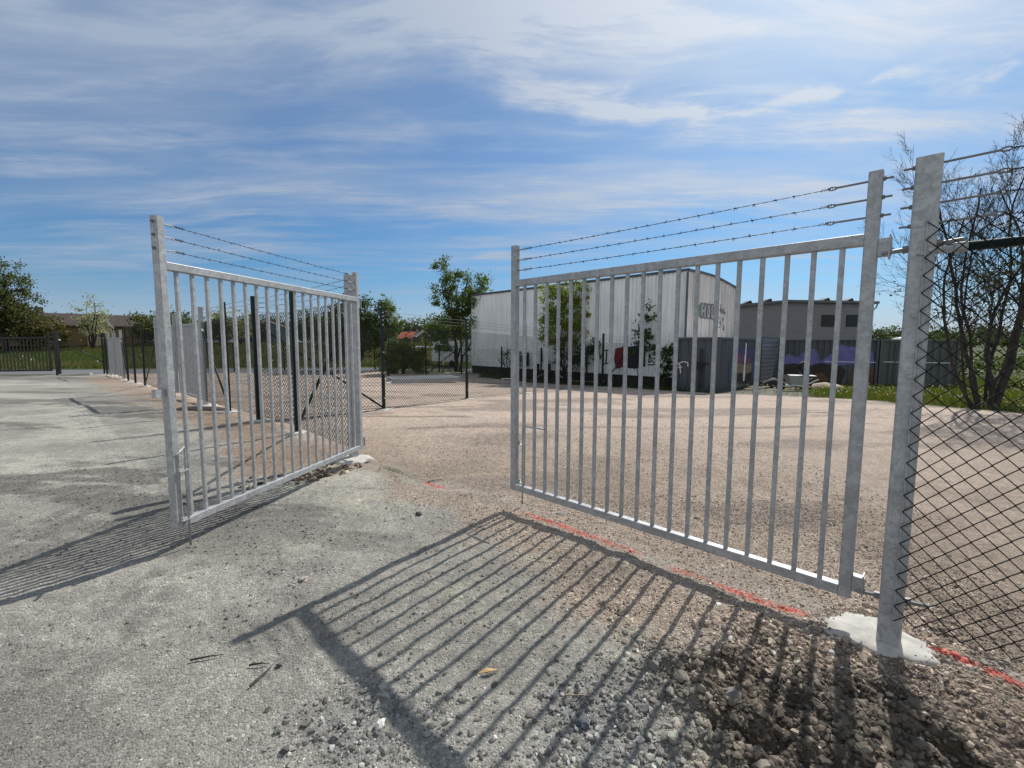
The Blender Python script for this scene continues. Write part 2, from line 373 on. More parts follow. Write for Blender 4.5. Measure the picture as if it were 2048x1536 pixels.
def galvanized(name, c=(0.385, 0.397, 0.402), metal=0.35, rough=0.5, scale=9.0):
    m, k = mat(name); tc = k.n('ShaderNodeNewGeometry').outputs['Position']
    v1 = k.n('ShaderNodeTexNoise', {'Vector': tc, 'Scale': scale * 3.2, 'Detail': 4.0, 'Roughness': 0.6, 'Distortion': 2.2})
    v2 = k.n('ShaderNodeTexNoise', {'Vector': tc, 'Scale': scale * 0.55, 'Detail': 5.0, 'Roughness': 0.6, 'Distortion': 1.0})
    vo = k.n('ShaderNodeTexVoronoi', {'Vector': k.mix(0.06, tc, v1.outputs[1]), 'Scale': 30.0})
    f = k.ramp(v1.outputs[0], [(0.38, 0.0), (0.62, 1.0)])
    base = k.mix(f, tuple(x * 0.80 for x in c), tuple(x * 1.12 for x in c))
    g = k.ramp(v2.outputs[0], [(0.4, 0.0), (0.66, 1.0)]); base = k.mix(k.math('MULTIPLY', g, 0.36), base, tuple(x * 0.58 for x in c))
    sp = k.n('ShaderNodeSeparateColor', {0: vo.outputs['Color']}).outputs[0]
    base = k.mix(k.math('MULTIPLY', k.math('GREATER_THAN', sp, 0.7), 0.3), base, tuple(min(1, x * 1.45) for x in c))
    rg = k.math('ADD', rough - 0.1, k.math('MULTIPLY', v1.outputs[0], 0.25))
    pbsdf(k, base, rg, metal, v2.outputs[0], 0.08, spec=0.45); return m
M = {}
M['galv'] = galvanized('galvanized_steel')
M['galv_post'] = galvanized('galvanized_post_steel', (0.40, 0.415, 0.42), 0.3, 0.55, 6.0)
M['galv_far'] = galvanized('galvanized_sheet', (0.42, 0.44, 0.45), 0.3, 0.5, 3.0)
M['bolt'] = galvanized('zinc_bolt', (0.22, 0.22, 0.22), 0.3, 0.55, 30.0)
M['bright'] = simple('bright_zinc', (0.62, 0.62, 0.58), 0.35, 0.6, 0.15, 30)
M['green'] = simple('dark_green_coating', (0.007, 0.018, 0.014), 0.45, 0.0, 0.3, 12, 0.05, spec=0.3)
M['wire'] = simple('dark_wire', (0.009, 0.010, 0.011), 0.7, 0.0, 0.3, 40, 0.0, spec=0.12)
M['barb'] = simple('barbed_wire_steel', (0.045, 0.048, 0.052), 0.6, 0.2, 0.35, 60, 0.0, spec=0.2)
M['black'] = simple('black_paint', (0.008, 0.008, 0.009), 0.45, 0.0, 0.3, 10, 0.05)
M['concrete'] = simple('pale_concrete', (0.44, 0.425, 0.385), 0.92, 0.0, 0.22, 14, 0.6)
M['wood'] = simple('weathered_wood', (0.30, 0.235, 0.17), 0.8, 0.0, 0.3, 14, 0.2, (1, 1, 8))
M['darkwood'] = simple('dark_wood', (0.045, 0.038, 0.033), 0.8, 0.0, 0.4, 30, 0.3)
M['rubber'] = simple('tyre_rubber', (0.012, 0.012, 0.013), 0.75, 0.0, 0.3, 30, 0.2)
M['plinth'] = simple('dark_plinth', (0.035, 0.031, 0.024), 0.9, 0.0, 0.5, 3, 0.3)
M['bark'] = simple('tree_bark', (0.036, 0.031, 0.026), 0.9, 0.0, 0.4, 9, 0.6, (1, 1, 0.25))
M['palebark'] = simple('birch_bark', (0.22, 0.20, 0.17), 0.85, 0.0, 0.45, 5, 0.4, (1, 1, 2.5))
def leafmat(name, a, b, tr=0.45):
    m, k = mat(name); g = k.n('ShaderNodeNewGeometry')
    c = k.mix(g.outputs['Random Per Island'], a, b)
    d = k.n('ShaderNodeBsdfPrincipled', {'Base Color': c, 'Roughness': 0.55, 'Specular IOR Level': 0.35})
    t = k.n('ShaderNodeBsdfTranslucent', {'Color': k.mix(1.0, c, (1.5, 1.55, 0.7), 'MULTIPLY')})
    mx = k.n('ShaderNodeMixShader', {0: tr, 1: d.outputs[0], 2: t.outputs[0]}); k.n('ShaderNodeOutputMaterial', {0: mx.outputs[0]}); return m
M['leaf_birch'] = leafmat('birch_leaves', (0.05, 0.078, 0.022), (0.125, 0.17, 0.045))
M['leaf_maple'] = leafmat('maple_leaves', (0.12, 0.165, 0.028), (0.23, 0.26, 0.045), 0.5)
M['leaf_dark'] = leafmat('dark_leaves', (0.028, 0.048, 0.013), (0.07, 0.105, 0.026), 0.4)
M['leaf_olive'] = leafmat('olive_leaves', (0.058, 0.068, 0.022), (0.11, 0.122, 0.042), 0.4)
M['leaf_brown'] = leafmat('bronze_leaves', (0.07, 0.064, 0.02), (0.13, 0.115, 0.036), 0.4)
M['leaf_pale'] = leafmat('pale_blossom_leaves', (0.22, 0.24, 0.14), (0.38, 0.38, 0.27), 0.4)
M['leaf_bud'] = leafmat('young_dark_leaves', (0.03, 0.036, 0.014), (0.06, 0.07, 0.022), 0.3)
M['grass'] = leafmat('grass_blades', (0.042, 0.070, 0.012), (0.105, 0.135, 0.024), 0.35)
M['grass_bank'] = leafmat('bank_grass_blades', (0.035, 0.062, 0.012), (0.085, 0.12, 0.022), 0.35)
M['grass_dry'] = leafmat('dry_grass_blades', (0.075, 0.068, 0.026), (0.15, 0.13, 0.05), 0.35)
M['petal'] = simple('white_petals', (0.75, 0.74, 0.62), 0.7, 0.0, 0.1, 10, 0.0)
M['petal_yellow'] = simple('yellow_petals', (0.7, 0.55, 0.03), 0.7, 0.0, 0.1, 10, 0.0)
def ground_mat():
    m, k = mat('gravel_ground'); tc = k.n('ShaderNodeTexCoord').outputs['Object']
    at = k.n('ShaderNodeAttribute', attribute_name='col').outputs['Color']
    v = k.n('ShaderNodeTexVoronoi', {'Vector': tc, 'Scale': 95.0, 'Randomness': 1.0})
    cell = k.n('ShaderNodeSeparateColor', {0: v.outputs['Color']})
    v2 = k.n('ShaderNodeTexVoronoi', {'Vector': tc, 'Scale': 38.0}); cell2 = k.n('ShaderNodeSeparateColor', {0: v2.outputs['Color']})
    n = k.n('ShaderNodeTexNoise', {'Vector': tc, 'Scale': 160.0, 'Detail': 5.0, 'Roughness': 0.7})
    n2 = k.n('ShaderNodeTexNoise', {'Vector': tc, 'Scale': 7.0, 'Detail': 6.0, 'Roughness': 0.65})
    f = k.ramp(cell.outputs[0], [(0.0, 0.74), (0.55, 0.98), (0.9, 1.08), (1.0, 1.5)])
    c = k.mix(1.0, at, f, 'MULTIPLY')
    c = k.mix(1.0, c, k.ramp(cell2.outputs[1], [(0.0, 0.88), (0.8, 1.04), (1.0, 1.18)]), 'MULTIPLY')
    c = k.mix(1.0, c, k.ramp(n.outputs[0], [(0.3, 0.72), (0.7, 1.25)]), 'MULTIPLY')
    c = k.mix(1.0, c, k.ramp(n2.outputs[0], [(0.3, 0.86), (0.7, 1.12)]), 'MULTIPLY')
    hgt = k.math('ADD', k.math('MULTIPLY', v.outputs['Distance'], -1.2), k.math('ADD', n.outputs[0], k.math('MULTIPLY', v2.outputs['Distance'], -0.8)))
    pbsdf(k, c, 0.93, 0.0, hgt, 0.7, 0.009, spec=0.2); return m
M['ground'] = ground_mat()
def stone_mat():
    m, k = mat('stones'); tc = k.n('ShaderNodeTexCoord').outputs['Object']
    at = k.n('ShaderNodeAttribute', attribute_name='col').outputs['Color']
    n = k.n('ShaderNodeTexNoise', {'Vector': tc, 'Scale': 90.0, 'Detail': 5.0, 'Roughness': 0.7})
    pbsdf(k, k.mix(1.0, at, k.ramp(n.outputs[0], [(0.3, 0.75), (0.7, 1.22)]), 'MULTIPLY'), 0.85, 0.0, n.outputs[0], 0.4, 0.004, spec=0.3); return m
M['stone'] = stone_mat()
def clad_mat(name, c, streak, amount, sx=2.2):
    m, k = mat(name); tc = k.n('ShaderNodeTexCoord').outputs['Object']
    mp = k.n('ShaderNodeMapping', {'Vector': tc, 'Scale': (sx, sx, 0.12)})
    n = k.n('ShaderNodeTexNoise', {'Vector': mp.outputs[0], 'Scale': 2.4, 'Detail': 7.0, 'Roughness': 0.65})
    n2 = k.n('ShaderNodeTexNoise', {'Vector': tc, 'Scale': 0.6, 'Detail': 4.0})
    f = k.math('MULTIPLY', k.ramp(n.outputs[0], [(0.44, 0.0), (0.72, 1.0)]), amount)
    b = k.mix(f, c, streak); b = k.mix(1.0, b, k.ramp(n2.outputs[0], [(0.3, 0.9), (0.7, 1.06)]), 'MULTIPLY')
    pbsdf(k, b, 0.5, 0.0, None, spec=0.4); return m
M['clad'] = clad_mat('white_cladding', (0.80, 0.83, 0.83), (0.50, 0.52, 0.50), 0.45)
M['clad_old'] = clad_mat('weathered_cladding', (0.78, 0.72, 0.68), (0.25, 0.18, 0.15), 0.85, 3.0)
M['trim'] = simple('dark_trim', (0.10, 0.105, 0.11), 0.5, 0.2, 0.2, 4, 0.0)
M['roofsheet'] = simple('pale_roof_sheet', (0.62, 0.63, 0.63), 0.45, 0.1, 0.12, 2, 0.0)
M['cont'] = clad_mat('grey_container_paint', (0.072, 0.082, 0.098), (0.03, 0.033, 0.037), 0.6)
M['cont_green'] = clad_mat('green_grey_container_paint', (0.085, 0.10, 0.098), (0.045, 0.052, 0.05), 0.6)
M['eternit'] = simple('grey_board_cladding', (0.18, 0.175, 0.188), 0.7, 0.0, 0.14, 1.2, 0.0, (1, 1, 5))
M['glass'] = simple('dark_window_glass', (0.012, 0.016, 0.02), 0.15, 0.0, 0.2, 2, 0.0, spec=0.25)
M['asphalt'] = simple('asphalt', (0.125, 0.128, 0.135), 0.9, 0.0, 0.18, 3, 0.1)
M['white'] = simple('white_paint', (0.74, 0.74, 0.72), 0.5, 0.0, 0.06, 6, 0.0)
M['panel_grey'] = simple('grey_plastic', (0.33, 0.34, 0.34), 0.5, 0.0, 0.1, 8, 0.0)
def paint(name, c): M[name] = simple(name, c, 0.6, 0.0, 0.25, 4, 0.0)
for n_, c_ in (('paint_faded', (0.055, 0.05, 0.055)), ('paint_black', (0.012, 0.012, 0.014)), ('paint_red', (0.16, 0.012, 0.02)), ('paint_white', (0.7, 0.7, 0.7)), ('paint_green', (0.16, 0.30, 0.17)), ('paint_lilac', (0.42, 0.39, 0.40)),
               ('paint_violet', (0.135, 0.125, 0.33)), ('paint_indigo', (0.06, 0.055, 0.13)), ('paint_magenta', (0.15, 0.06, 0.10)), ('paint_tan', (0.21, 0.16, 0.10)), ('paint_brown', (0.10, 0.058, 0.028)),
               ('paint_blue', (0.04, 0.09, 0.16)), ('paint_umber', (0.028, 0.022, 0.018))): paint(n_, c_)
# ------------------------------------------------------------------ ground sheet
def axis(stops):
    out = [stops[0][0]]
    for (a, _), (b, st) in zip(stops[:-1], stops[1:]):
        n = max(1, int(round((b - a) / st))); out += list(a + (b - a) * (np.arange(1, n + 1) / n))
    return np.array(out)
def ground():
    xs = axis([(-900, 0), (-120, 60), (-45, 5), (-14, 0.5), (-4.2, 0.06), (3.4, 0.022), (9, 0.08), (30, 0.5), (80, 5), (900, 60)])
    ys = axis([(-40, 0), (-4, 4), (1.2, 0.2), (5.2, 0.02), (12, 0.06), (30, 0.35), (70, 2), (200, 10), (1200, 60)])
    X, Y = np.meshgrid(xs, ys); Z = zones(X, Y)
    H = gz(X, Y) + micro(X, Y, Z) * ss(45, 15, np.hypot(X, Y)) + (0.35 * (fbm(X * 0.12, Y * 0.12, 3, 2) - 0.5)) * ss(36, 44, Y)
    V = np.stack([X, Y, H], -1).reshape(-1, 3); nx, ny = len(xs), len(ys)
    i = (np.arange(ny - 1)[:, None] * nx + np.arange(nx - 1)[None]).ravel()
    F = np.stack([i, i + 1, i + 1 + nx, i + nx], 1)
    o = bulk('ground', V, F, M['ground'], None, True, albedo(X, Y, Z).reshape(-1, 3)); tag(o, kind='structure')
    # asphalt road behind the yard
    xs = np.linspace(-160, 0, 221); t = np.linspace(0, 1, 6)
    X, T = np.meshgrid(xs, t); near = 26.2 + 0.19 * (np.clip(X, -60, 60) + 28); Y = near + T * 5.6
    H = gz(X, Y) + 0.03 + 0.02 * np.sin(np.pi * T); H[0] -= 0.06; H[-1] -= 0.06
    V = np.stack([X, Y, H], -1).reshape(-1, 3); nx = 221
    i = (np.arange(5)[:, None] * nx + np.arange(nx - 1)[None]).ravel()
    tag(bulk('road', V, np.stack([i, i + 1, i + 1 + nx, i + nx], 1), M['asphalt'], None, True), kind='structure')
ground()

# ------------------------------------------------------------------ loose stones and grit
def ico(sub):
    import bmesh
    b = bmesh.new(); bmesh.ops.create_icosphere(b, subdivisions=sub, radius=1.0); b.verts.ensure_lookup_table()
    V = np.array([v.co[:] for v in b.verts]); F = np.array([[v.index for v in f.verts] for f in b.faces]); b.free(); return V, F
OCT = (np.array([(1, 0, 0), (-1, 0, 0), (0, 1, 0), (0, -1, 0), (0, 0, 1), (0, 0, -1)], float), np.array([(0, 2, 4), (2, 1, 4), (1, 3, 4), (3, 0, 4), (2, 0, 5), (1, 2, 5), (3, 1, 5), (0, 3, 5)]))
def rotm(n):
    q = rng.normal(size=(n, 4)); q /= np.linalg.norm(q, axis=1)[:, None]; w, x, y, z = q.T
    return np.stack([1 - 2 * (y * y + z * z), 2 * (x * y - z * w), 2 * (x * z + y * w), 2 * (x * y + z * w), 1 - 2 * (x * x + z * z), 2 * (y * z - x * w), 2 * (x * z - y * w), 2 * (y * z + x * w), 1 - 2 * (x * x + y * y)], 1).reshape(n, 3, 3)
def rocks(name, P, size, col, base, jit=0.25, sink=0.25, parent=None):
    n = len(P); V0, F0 = base; nv = len(V0)
    V = V0[None] * (1 + rng.uniform(-jit, jit, (n, nv, 1))) + rng.normal(0, jit * 0.25, (n, nv, 3))
    V = V * rng.uniform(0.62, 1.15, (n, 1, 3)); V = np.einsum('nij,nvj->nvi', rotm(n), V)
    V[:, :, 2] *= 0.78; V = V * size[:, None, None] + P[:, None, :]; V[:, :, 2] += size[:, None] * (0.5 - sink)
    F = F0[None] + (np.arange(n) * nv)[:, None, None]
    return bulk(name, V.reshape(-1, 3), F.reshape(-1, F0.shape[1]), M['stone'], parent, False, np.repeat(col, nv, 0))
def scatter(n, x0, x1, y0, y1, dens, smin, smax, power=2.0):
    x = rng.uniform(x0, x1, n); y = rng.uniform(y0, y1, n); Z = zones(x, y)
    keep = rng.uniform(size=n) < dens(x, y, Z); x, y = x[keep], y[keep]; Z = {k: v[keep] for k, v in Z.items()}
    z = gz(x, y) + micro(x, y, Z); s = smin + (smax - smin) * rng.uniform(size=len(x)) ** power
    c = albedo(x, y, Z) * rng.lognormal(0.03, 1.0, len(x))[:, None] ** (0.26 + 0.26 * np.maximum(Z['pink'], np.maximum(Z['heap'], Z['coarse'])))[:, None]
    c = c * (1 + rng.normal(0, 0.03, (len(x), 3))); li = rng.uniform(size=len(x)) < 0.03
    c[li] = c[li] * 1.7 + 0.05
    return np.stack([x, y, z], 1), s, np.clip(c, 0.01, 0.72)
def stones():
    foot = lambda x, y: (np.hypot(x - 2.0, (y - 2.30)) > 0.20)
    # fine grit
    P, s, c = scatter(150000, -3.4, 3.2, 1.35, 4.4, lambda x, y, Z: np.clip(1.25 - y * 0.2 - 0.6 * (1 - Z['pink']), 0.05, 1) * (np.abs(x) < y * 1.18 + 0.15) * foot(x, y), 0.0024, 0.0072)
    tag(rocks('gravel', P, s, c, OCT, 0.3, 0.35), 'fine sharp grit lying over the compacted ground around the open gate', 'gravel', kind='stuff')
    P, s, c = scatter(90000, -6, 4, 3.8, 9.5, lambda x, y, Z: np.clip(0.9 - y * 0.07, 0.05, 1) * (0.35 + 0.65 * Z['pink']) * (np.abs(x) < y * 1.18), 0.004, 0.010)
    tag(rocks('gravel', P, s, c, OCT, 0.3, 0.35), 'crushed pinkish gravel spread over the yard behind the gate', 'gravel', kind='stuff')
    P, s, c = scatter(60000, -9, 0.6, 2.2, 9, lambda x, y, Z: scuff(x, y) * (1 - Z['pink']) * np.clip(1.1 - y * 0.09, 0.1, 1) * 0.6 * (np.abs(x) < y * 1.2), 0.003, 0.014, 3.0)
    tag(rocks('gravel', P, s, c * 0.62, OCT, 0.3, 0.3), 'dark scraped-up grit lying in streaks across the grey lot on the left', 'gravel', kind='stuff')
    P, s, c = scatter(40000, -1.6, 3.0, 1.35, 4.6, lambda x, y, Z: Z['pink'] * np.clip(1.3 - y * 0.22, 0.1, 1) * 0.9 * (np.abs(x) < y * 1.2) * foot(x, y), 0.005, 0.011, 2.0)
    tag(rocks('gravel', P, s, c * 1.02, OCT, 0.3, 0.35), 'coarser tan chippings along the gate line in front of the nearly closed leaf', 'gravel', kind='stuff')
    # small stones everywhere, thinly; dense in the patches
    P, s, c = scatter(26000, -4.5, 3.4, 1.35, 6.5, lambda x, y, Z: (0.05 + 0.9 * Z['coarse'] + 0.28 * Z['pink'] * (y < 4) + 0.5 * Z['heap']) * (np.abs(x) < y * 1.2 + 0.1) * foot(x, y), 0.005, 0.014, 2.5)
    tag(rocks('gravel', P, s, c, ico(1), 0.2, 0.3), 'small angular stones strewn over grey fines in front of the gate', 'gravel', kind='stuff')
    ROUGH = ico(1); ROUGH = (ROUGH[0] * np.array([1, .8, .75]), ROUGH[1])
    P, s, c = scatter(9000, -1.2, 0.9, 1.35, 2.25, lambda x, y, Z: Z['coarse'] ** 1.3 * 0.6, 0.005, 0.023, 3.2)
    tag(rocks('rubble', P, s, c * 0.68 + 0.008, ROUGH, 0.36, 0.35), 'broken grey stones in patches at the near edge of the bar shadows', 'rubble', kind='stuff')
    P, s, c = scatter(60000, 0.45, 2.6, 1.35, 2.6, lambda x, y, Z: np.clip(Z['heap'] ** 0.8 * 0.8 + 0.16 * ss(2.3, 1.7, y) * (x > 1.2), 0, 1) * foot(x, y), 0.004, 0.027, 5.0)
    tag(rocks('rubble', P, s, c * 0.92 + np.array([0.014, 0.012, 0.009]), ROUGH, 0.36, 0.42), 'dark clods and stones of dug earth heaped before the right gate post', 'rubble', kind='stuff')
    P, s, c = scatter(1100, 0.5, 2.2, 1.35, 2.5, lambda x, y, Z: Z['heap'] ** 2 * 0.6 * foot(x, y), 0.016, 0.040, 2.5)
    tag(rocks('rubble', P, s, c * 0.85 + 0.008, ROUGH, 0.34, 0.45), 'larger crumbling clods half sunk in the dark earth heap', 'rubble', kind='stuff')
    P, s, c = scatter(2600, -3.3, -1.9, 4.6, 6.1, lambda x, y, Z: np.clip(blob(x, y, -2.5, 5.25, 0.5, 0.2, 0.75) , 0, 1), 0.012, 0.05, 2.5)
    d = rng.uniform(size=len(P)) < 0.35; c = np.where(d[:, None], np.array([0.36, 0.31, 0.22]), np.array([0.10, 0.07, 0.05])) * rng.lognormal(0, 0.3, (len(P), 1))
    tag(rocks('rubble', P, s, np.clip(c, 0.02, 0.6), ROUGH, 0.36, 0.4), 'dug earth clods and pale crumbs beside the bottom rail of the open leaf', 'rubble', kind='stuff')
    t = rng.uniform(0, 6.28, 420); q = 0.17 + 0.10 * rng.uniform(size=420) ** 0.6
    x, y = 1.985 + np.cos(t) * q * 1.15, 2.29 + np.sin(t) * q; z = gz(x, y) + 0.018 * ss(0.30, 0.22, q); s = rng.uniform(0.002, 0.008, 420)
    tag(rocks('gravel', np.stack([x, y, z], 1), s, np.tile(np.array([0.22, 0.18, 0.14]), (420, 1)) * rng.lognormal(0, 0.4, (420, 1)), OCT, 0.3, 0.2), 'crumbs of gravel scattered over the edge of the right concrete footing', 'gravel', kind='stuff')
stones()
def single_rock(name, x, y, s, c, label, sx=(1, 0.8, 0.6)):
    V0, F0 = ico(2); V = V0 * (1 + rng.uniform(-0.28, 0.22, (len(V0), 1))) * np.array(sx) * s
    o = bulk(name, V, F0, M['stone'], None, False, np.tile(np.array(c), (len(V0), 1)))
    o.location = (x, y, ghf(x, y) + s * sx[2] * 0.4); o.rotation_euler = (0.1, -0.1, rng.uniform(0, 6)); tag(o, label, 'stone'); return o
for a in [('stone', -0.86, 4.0, 0.035, (0.06, 0.06, 0.06), 'small dark stone alone on grey fines left of the longest bar shadows'),
          ('stone', -1.40, 2.86, 0.034, (0.40, 0.34, 0.31), 'flat pale pinkish stone lying on grey grit left of the shadows'),
          ('stone', -0.545, 1.71, 0.026, (0.6, 0.58, 0.53), 'bright whitish stone among the broken grey rubble'),
          ('stone', 0.80, 1.93, 0.042, (0.17, 0.155, 0.13), 'large angular grey stone at the left edge of the dark earth heap'),
          ('stone', 1.00, 1.86, 0.045, (0.19, 0.18, 0.17), 'large flat grey stone on top of the dark earth heap'),
          ('stone', 0.57, 1.78, 0.028, (0.14, 0.14, 0.14), 'grey stone standing apart between the two rubble patches'),
          ('stone', 0.30, 1.71, 0.032, (0.075, 0.085, 0.10), 'bluish dark stone at the edge of the grey rubble'),
          ('stone', -1.15, 2.06, 0.018, (0.05, 0.05, 0.05), 'black rounded stone beside the scattered dark splinters')]: single_rock(*a)
def splinter(a, b, w, m, name, label, cat):
    mb = MB(); za, zb = ghf(*a) + 0.012, ghf(*b) + 0.012
    mid = ((a[0] + b[0]) / 2 + 0.01, (a[1] + b[1]) / 2, (za + zb) / 2 + 0.006)
    mb.tube([(a[0], a[1], za), mid, (b[0], b[1], zb)], w, 5, w * 0.3); tag(mb.build(name, M[m]), label, cat)
splinter((-1.60, 2.08), (-1.46, 2.12), 0.006, 'darkwood', 'wood_splinter', 'dark pointed wood splinter lying alone on the grey fines', 'splinter')
splinter((-1.29, 2.05), (-1.20, 2.07), 0.006, 'darkwood', 'wood_splinter', 'short dark splinter crossing beside the longer bent one', 'splinter')
splinter((-1.21, 1.92), (-1.18, 2.07), 0.006, 'darkwood', 'wood_splinter', 'long thin dark splinter pointing down beside the short one', 'splinter')
splinter((-0.96, 4.96), (-0.80, 5.06), 0.007, 'darkwood', 'twig', 'thin dark twig on pale fines below the left gate leaf', 'twig')
splinter((0.24, 1.86), (0.39, 1.84), 0.004, 'wood', 'straw', 'pale yellow straw lying across the grey rubble', 'straw')
splinter((0.42, 4.05), (0.52, 4.02), 0.012, 'white', 'chip', 'white chip lying just behind the bottom rail of the right leaf', 'chip')
mb = MB(); lv = [(-0.16, 2.0), (-0.12, 2.025), (-0.06, 2.03), (-0.10, 2.005)]
mb.add([(x, y, ghf(x, y) + 0.012 + 0.01 * (i % 2)) for i, (x, y) in enumerate(lv)] + [(x, y, ghf(x, y) + 0.014 + 0.01 * (i % 2)) for i, (x, y) in enumerate(lv)], [(0, 1, 2, 3), (7, 6, 5, 4), (0, 4, 5, 1), (1, 5, 6, 2), (2, 6, 7, 3), (3, 7, 4, 0)])
tag(mb.build('dry_leaf', simple('dry_leaf_tan', (0.42, 0.27, 0.12), 0.7, 0, 0.2, 60)), 'tan dry leaf lying between two bar shadows', 'leaf')

# ------------------------------------------------------------------ barbed wire, chain link
def barbed(mb, a, b, r=0.0022, step=0.105, sag=0.01, strands=True, fine=True, start=0.0, end=0.0, seed=0):
    a = Vector(a); b = Vector(b); L = (b - a).length; rr = random.Random(seed)
    def P(t): p = a.lerp(b, t); p.z -= 4 * sag * t * (1 - t); return p
    n = max(2, int(L / (0.018 if fine else 0.8)))
    if fine:
        d = (b - a).normalized(); u = d.cross(Vector((0, 0, 1))).normalized(); v = u.cross(d)
        for ph in (0, math.pi):
            mb.tube([P(i / n) + (u * math.cos(i * 1.05 + ph) + v * math.sin(i * 1.05 + ph)) * r * 0.8 for i in range(n + 1)], r * 0.75, 4)
    else:
        mb.tube([P(i / n) for i in range(n + 1)], r, 4)
    k = int((L - start - end) / step)
    for i in range(k):
        t = (start + (i + 0.5 + rr.uniform(-.12, .12)) * step) / L; p = P(t); d = (b - a).normalized()
        mb.tube([p - d * 0.006, p + d * 0.006], r * 2.1, 5)
        for j in range(4 if fine else 2):
            ang = rr.uniform(0, 6.28); u = d.cross(Vector((0, 0, 1))).normalized(); v = u.cross(d)
            q = (u * math.cos(ang) + v * math.sin(ang)) * 0.016 + d * rr.uniform(-.008, .008); o = d * (0.004 if j % 2 else -0.004)
            mb.tube([p + o, p + o + q], r * 0.6, 3)
def eyebolt(mb, a, d, length=0.13, r=0.0055):
    """eye bolt leaving a post: shank, then an eye at its end"""
    a = Vector(a); d = Vector(d).normalized(); e = a + d * length
    mb.tube([a, e], r, 6); w = d.cross(Vector((0, 0, 1))).normalized()
    mb.tube([e + d * 0.012 + (d * math.cos(t) * 1.6 + Vector((0, 0, 1)) * math.sin(t) * 0.7) * 0.012 for t in np.linspace(math.pi, 3.1 * math.pi, 12)], r * 0.75, 5)
def nut(mb, a, d, out=0.035):
    a = Vector(a); d = Vector(d).normalized(); mb.tube([a, a + d * 0.012], 0.011, 6); mb.tube([a, a + d * out], 0.0055, 6)
def chainlink(a, b, z0a, z0b, h, cell=0.072, r=0.0014, zig=None):
    """woven diamond mesh between two ground points: every spiral is a zigzag wire; returns V,F"""
    a = np.array(a, float); b = np.array(b, float); L = np.linalg.norm(b - a); u = (b - a) / L; nrm = np.array([-u[1], u[0]])
    nc = int(round(L / (cell * 0.5))); cw = L / nc; nr = int(round(h / cell)); ch = h / nr
    Vs = []; Fs = []; off = 0
    for i in range(nc):
        k = np.arange(2 * nr + 1); zz = k * ch / 2
        xs = i * cw + np.where(k % 2 == 0, 0.0, cw) if i % 2 == 0 else i * cw + np.where(k % 2 == 0, cw, 0.0)
        xs = xs + np.where(xs < i * cw + cw / 2, -1, 1) * 0.0012
        t = np.where(k % 2 == 0, 0.0011, -0.0011) * (1 if i % 2 == 0 else -1)
        c = np.stack([a[0] + u[0] * xs + nrm[0] * t, a[1] + u[1] * xs + nrm[1] * t, z0a + (z0b - z0a) * xs / L + zz], 1)
        for m, (ou, oz) in enumerate([(0, 0)]):
            ring = np.array([(1, 0, 0), (-0.5, 0.87, 0), (-0.5, -0.87, 0)])
            # triangular section: along u and along the normal
            offs = np.stack([u[0] * ring[:, 0] + nrm[0] * ring[:, 1], u[1] * ring[:, 0] + nrm[1] * ring[:, 1], ring[:, 2]], 1) * r * 1.25
            V = (c[:, None, :] + offs[None]).reshape(-1, 3); n = len(c)
            j = np.arange(n - 1)
            for q in range(3): Fs.append(np.stack([j * 3 + q, j * 3 + (q + 1) % 3, (j + 1) * 3 + (q + 1) % 3, (j + 1) * 3 + q], 1) + off)
            Vs.append(V); off += len(V)
    return np.concatenate(Vs), np.concatenate(Fs)
def link_mesh(parent, segs, h=2.02, cell=0.072, r=0.0014, base=0.12):
    Vs, Fs, off = [], [], 0; O = np.array(parent.location)
    for a, b in segs:
        V, F = chainlink(a, b, gzf(*a) + base, gzf(*b) + base, h, cell, r); Vs.append(V - O); Fs.append(F + off); off += len(V)
    o = bulk('chain_link_mesh', np.concatenate(Vs), np.concatenate(Fs), M['wire'], parent); o['label'] = 'dark diamond wire mesh'; return o
def footing(parent, x, y, r=0.2, h=0.035, sx=1.0, ang=0.0, seed=0, name='concrete_footing'):
    rr = np.random.default_rng(seed); n = 44; O = parent.location; g = gzf(x, y); V = []; F = []
    rad = 1 + 0.10 * np.sin(np.arange(n) * 2 * np.pi / n * 3 + seed) + 0.06 * np.sin(np.arange(n) * 2 * np.pi / n * 7 + 2 * seed) + rr.normal(0, 0.045, n)
    prof = [(1.04, -0.5), (1.0, 0.35), (0.95, 0.75), (0.6, 0.95), (0.2, 1.1)]
    for q, hh in prof:
        for j in range(n):
            t = 2 * math.pi * j / n; u, v = math.cos(t) * r * sx * rad[j] * q, math.sin(t) * r * rad[j] * q
            V.append((x - O.x + u * math.cos(ang) - v * math.sin(ang), y - O.y + u * math.sin(ang) + v * math.cos(ang), g - O.z + hh * h + rr.normal(0, 0.0022) * (hh > 0.5)))
    for i in range(len(prof) - 1):
        for j in range(n): F.append((i * n + j, i * n + (j + 1) % n, (i + 1) * n + (j + 1) % n, (i + 1) * n + j))
    F.append(tuple(range((len(prof) - 1) * n, len(prof) * n)))
    return MB().add(V, F).build(name, M['concrete'], parent, True)

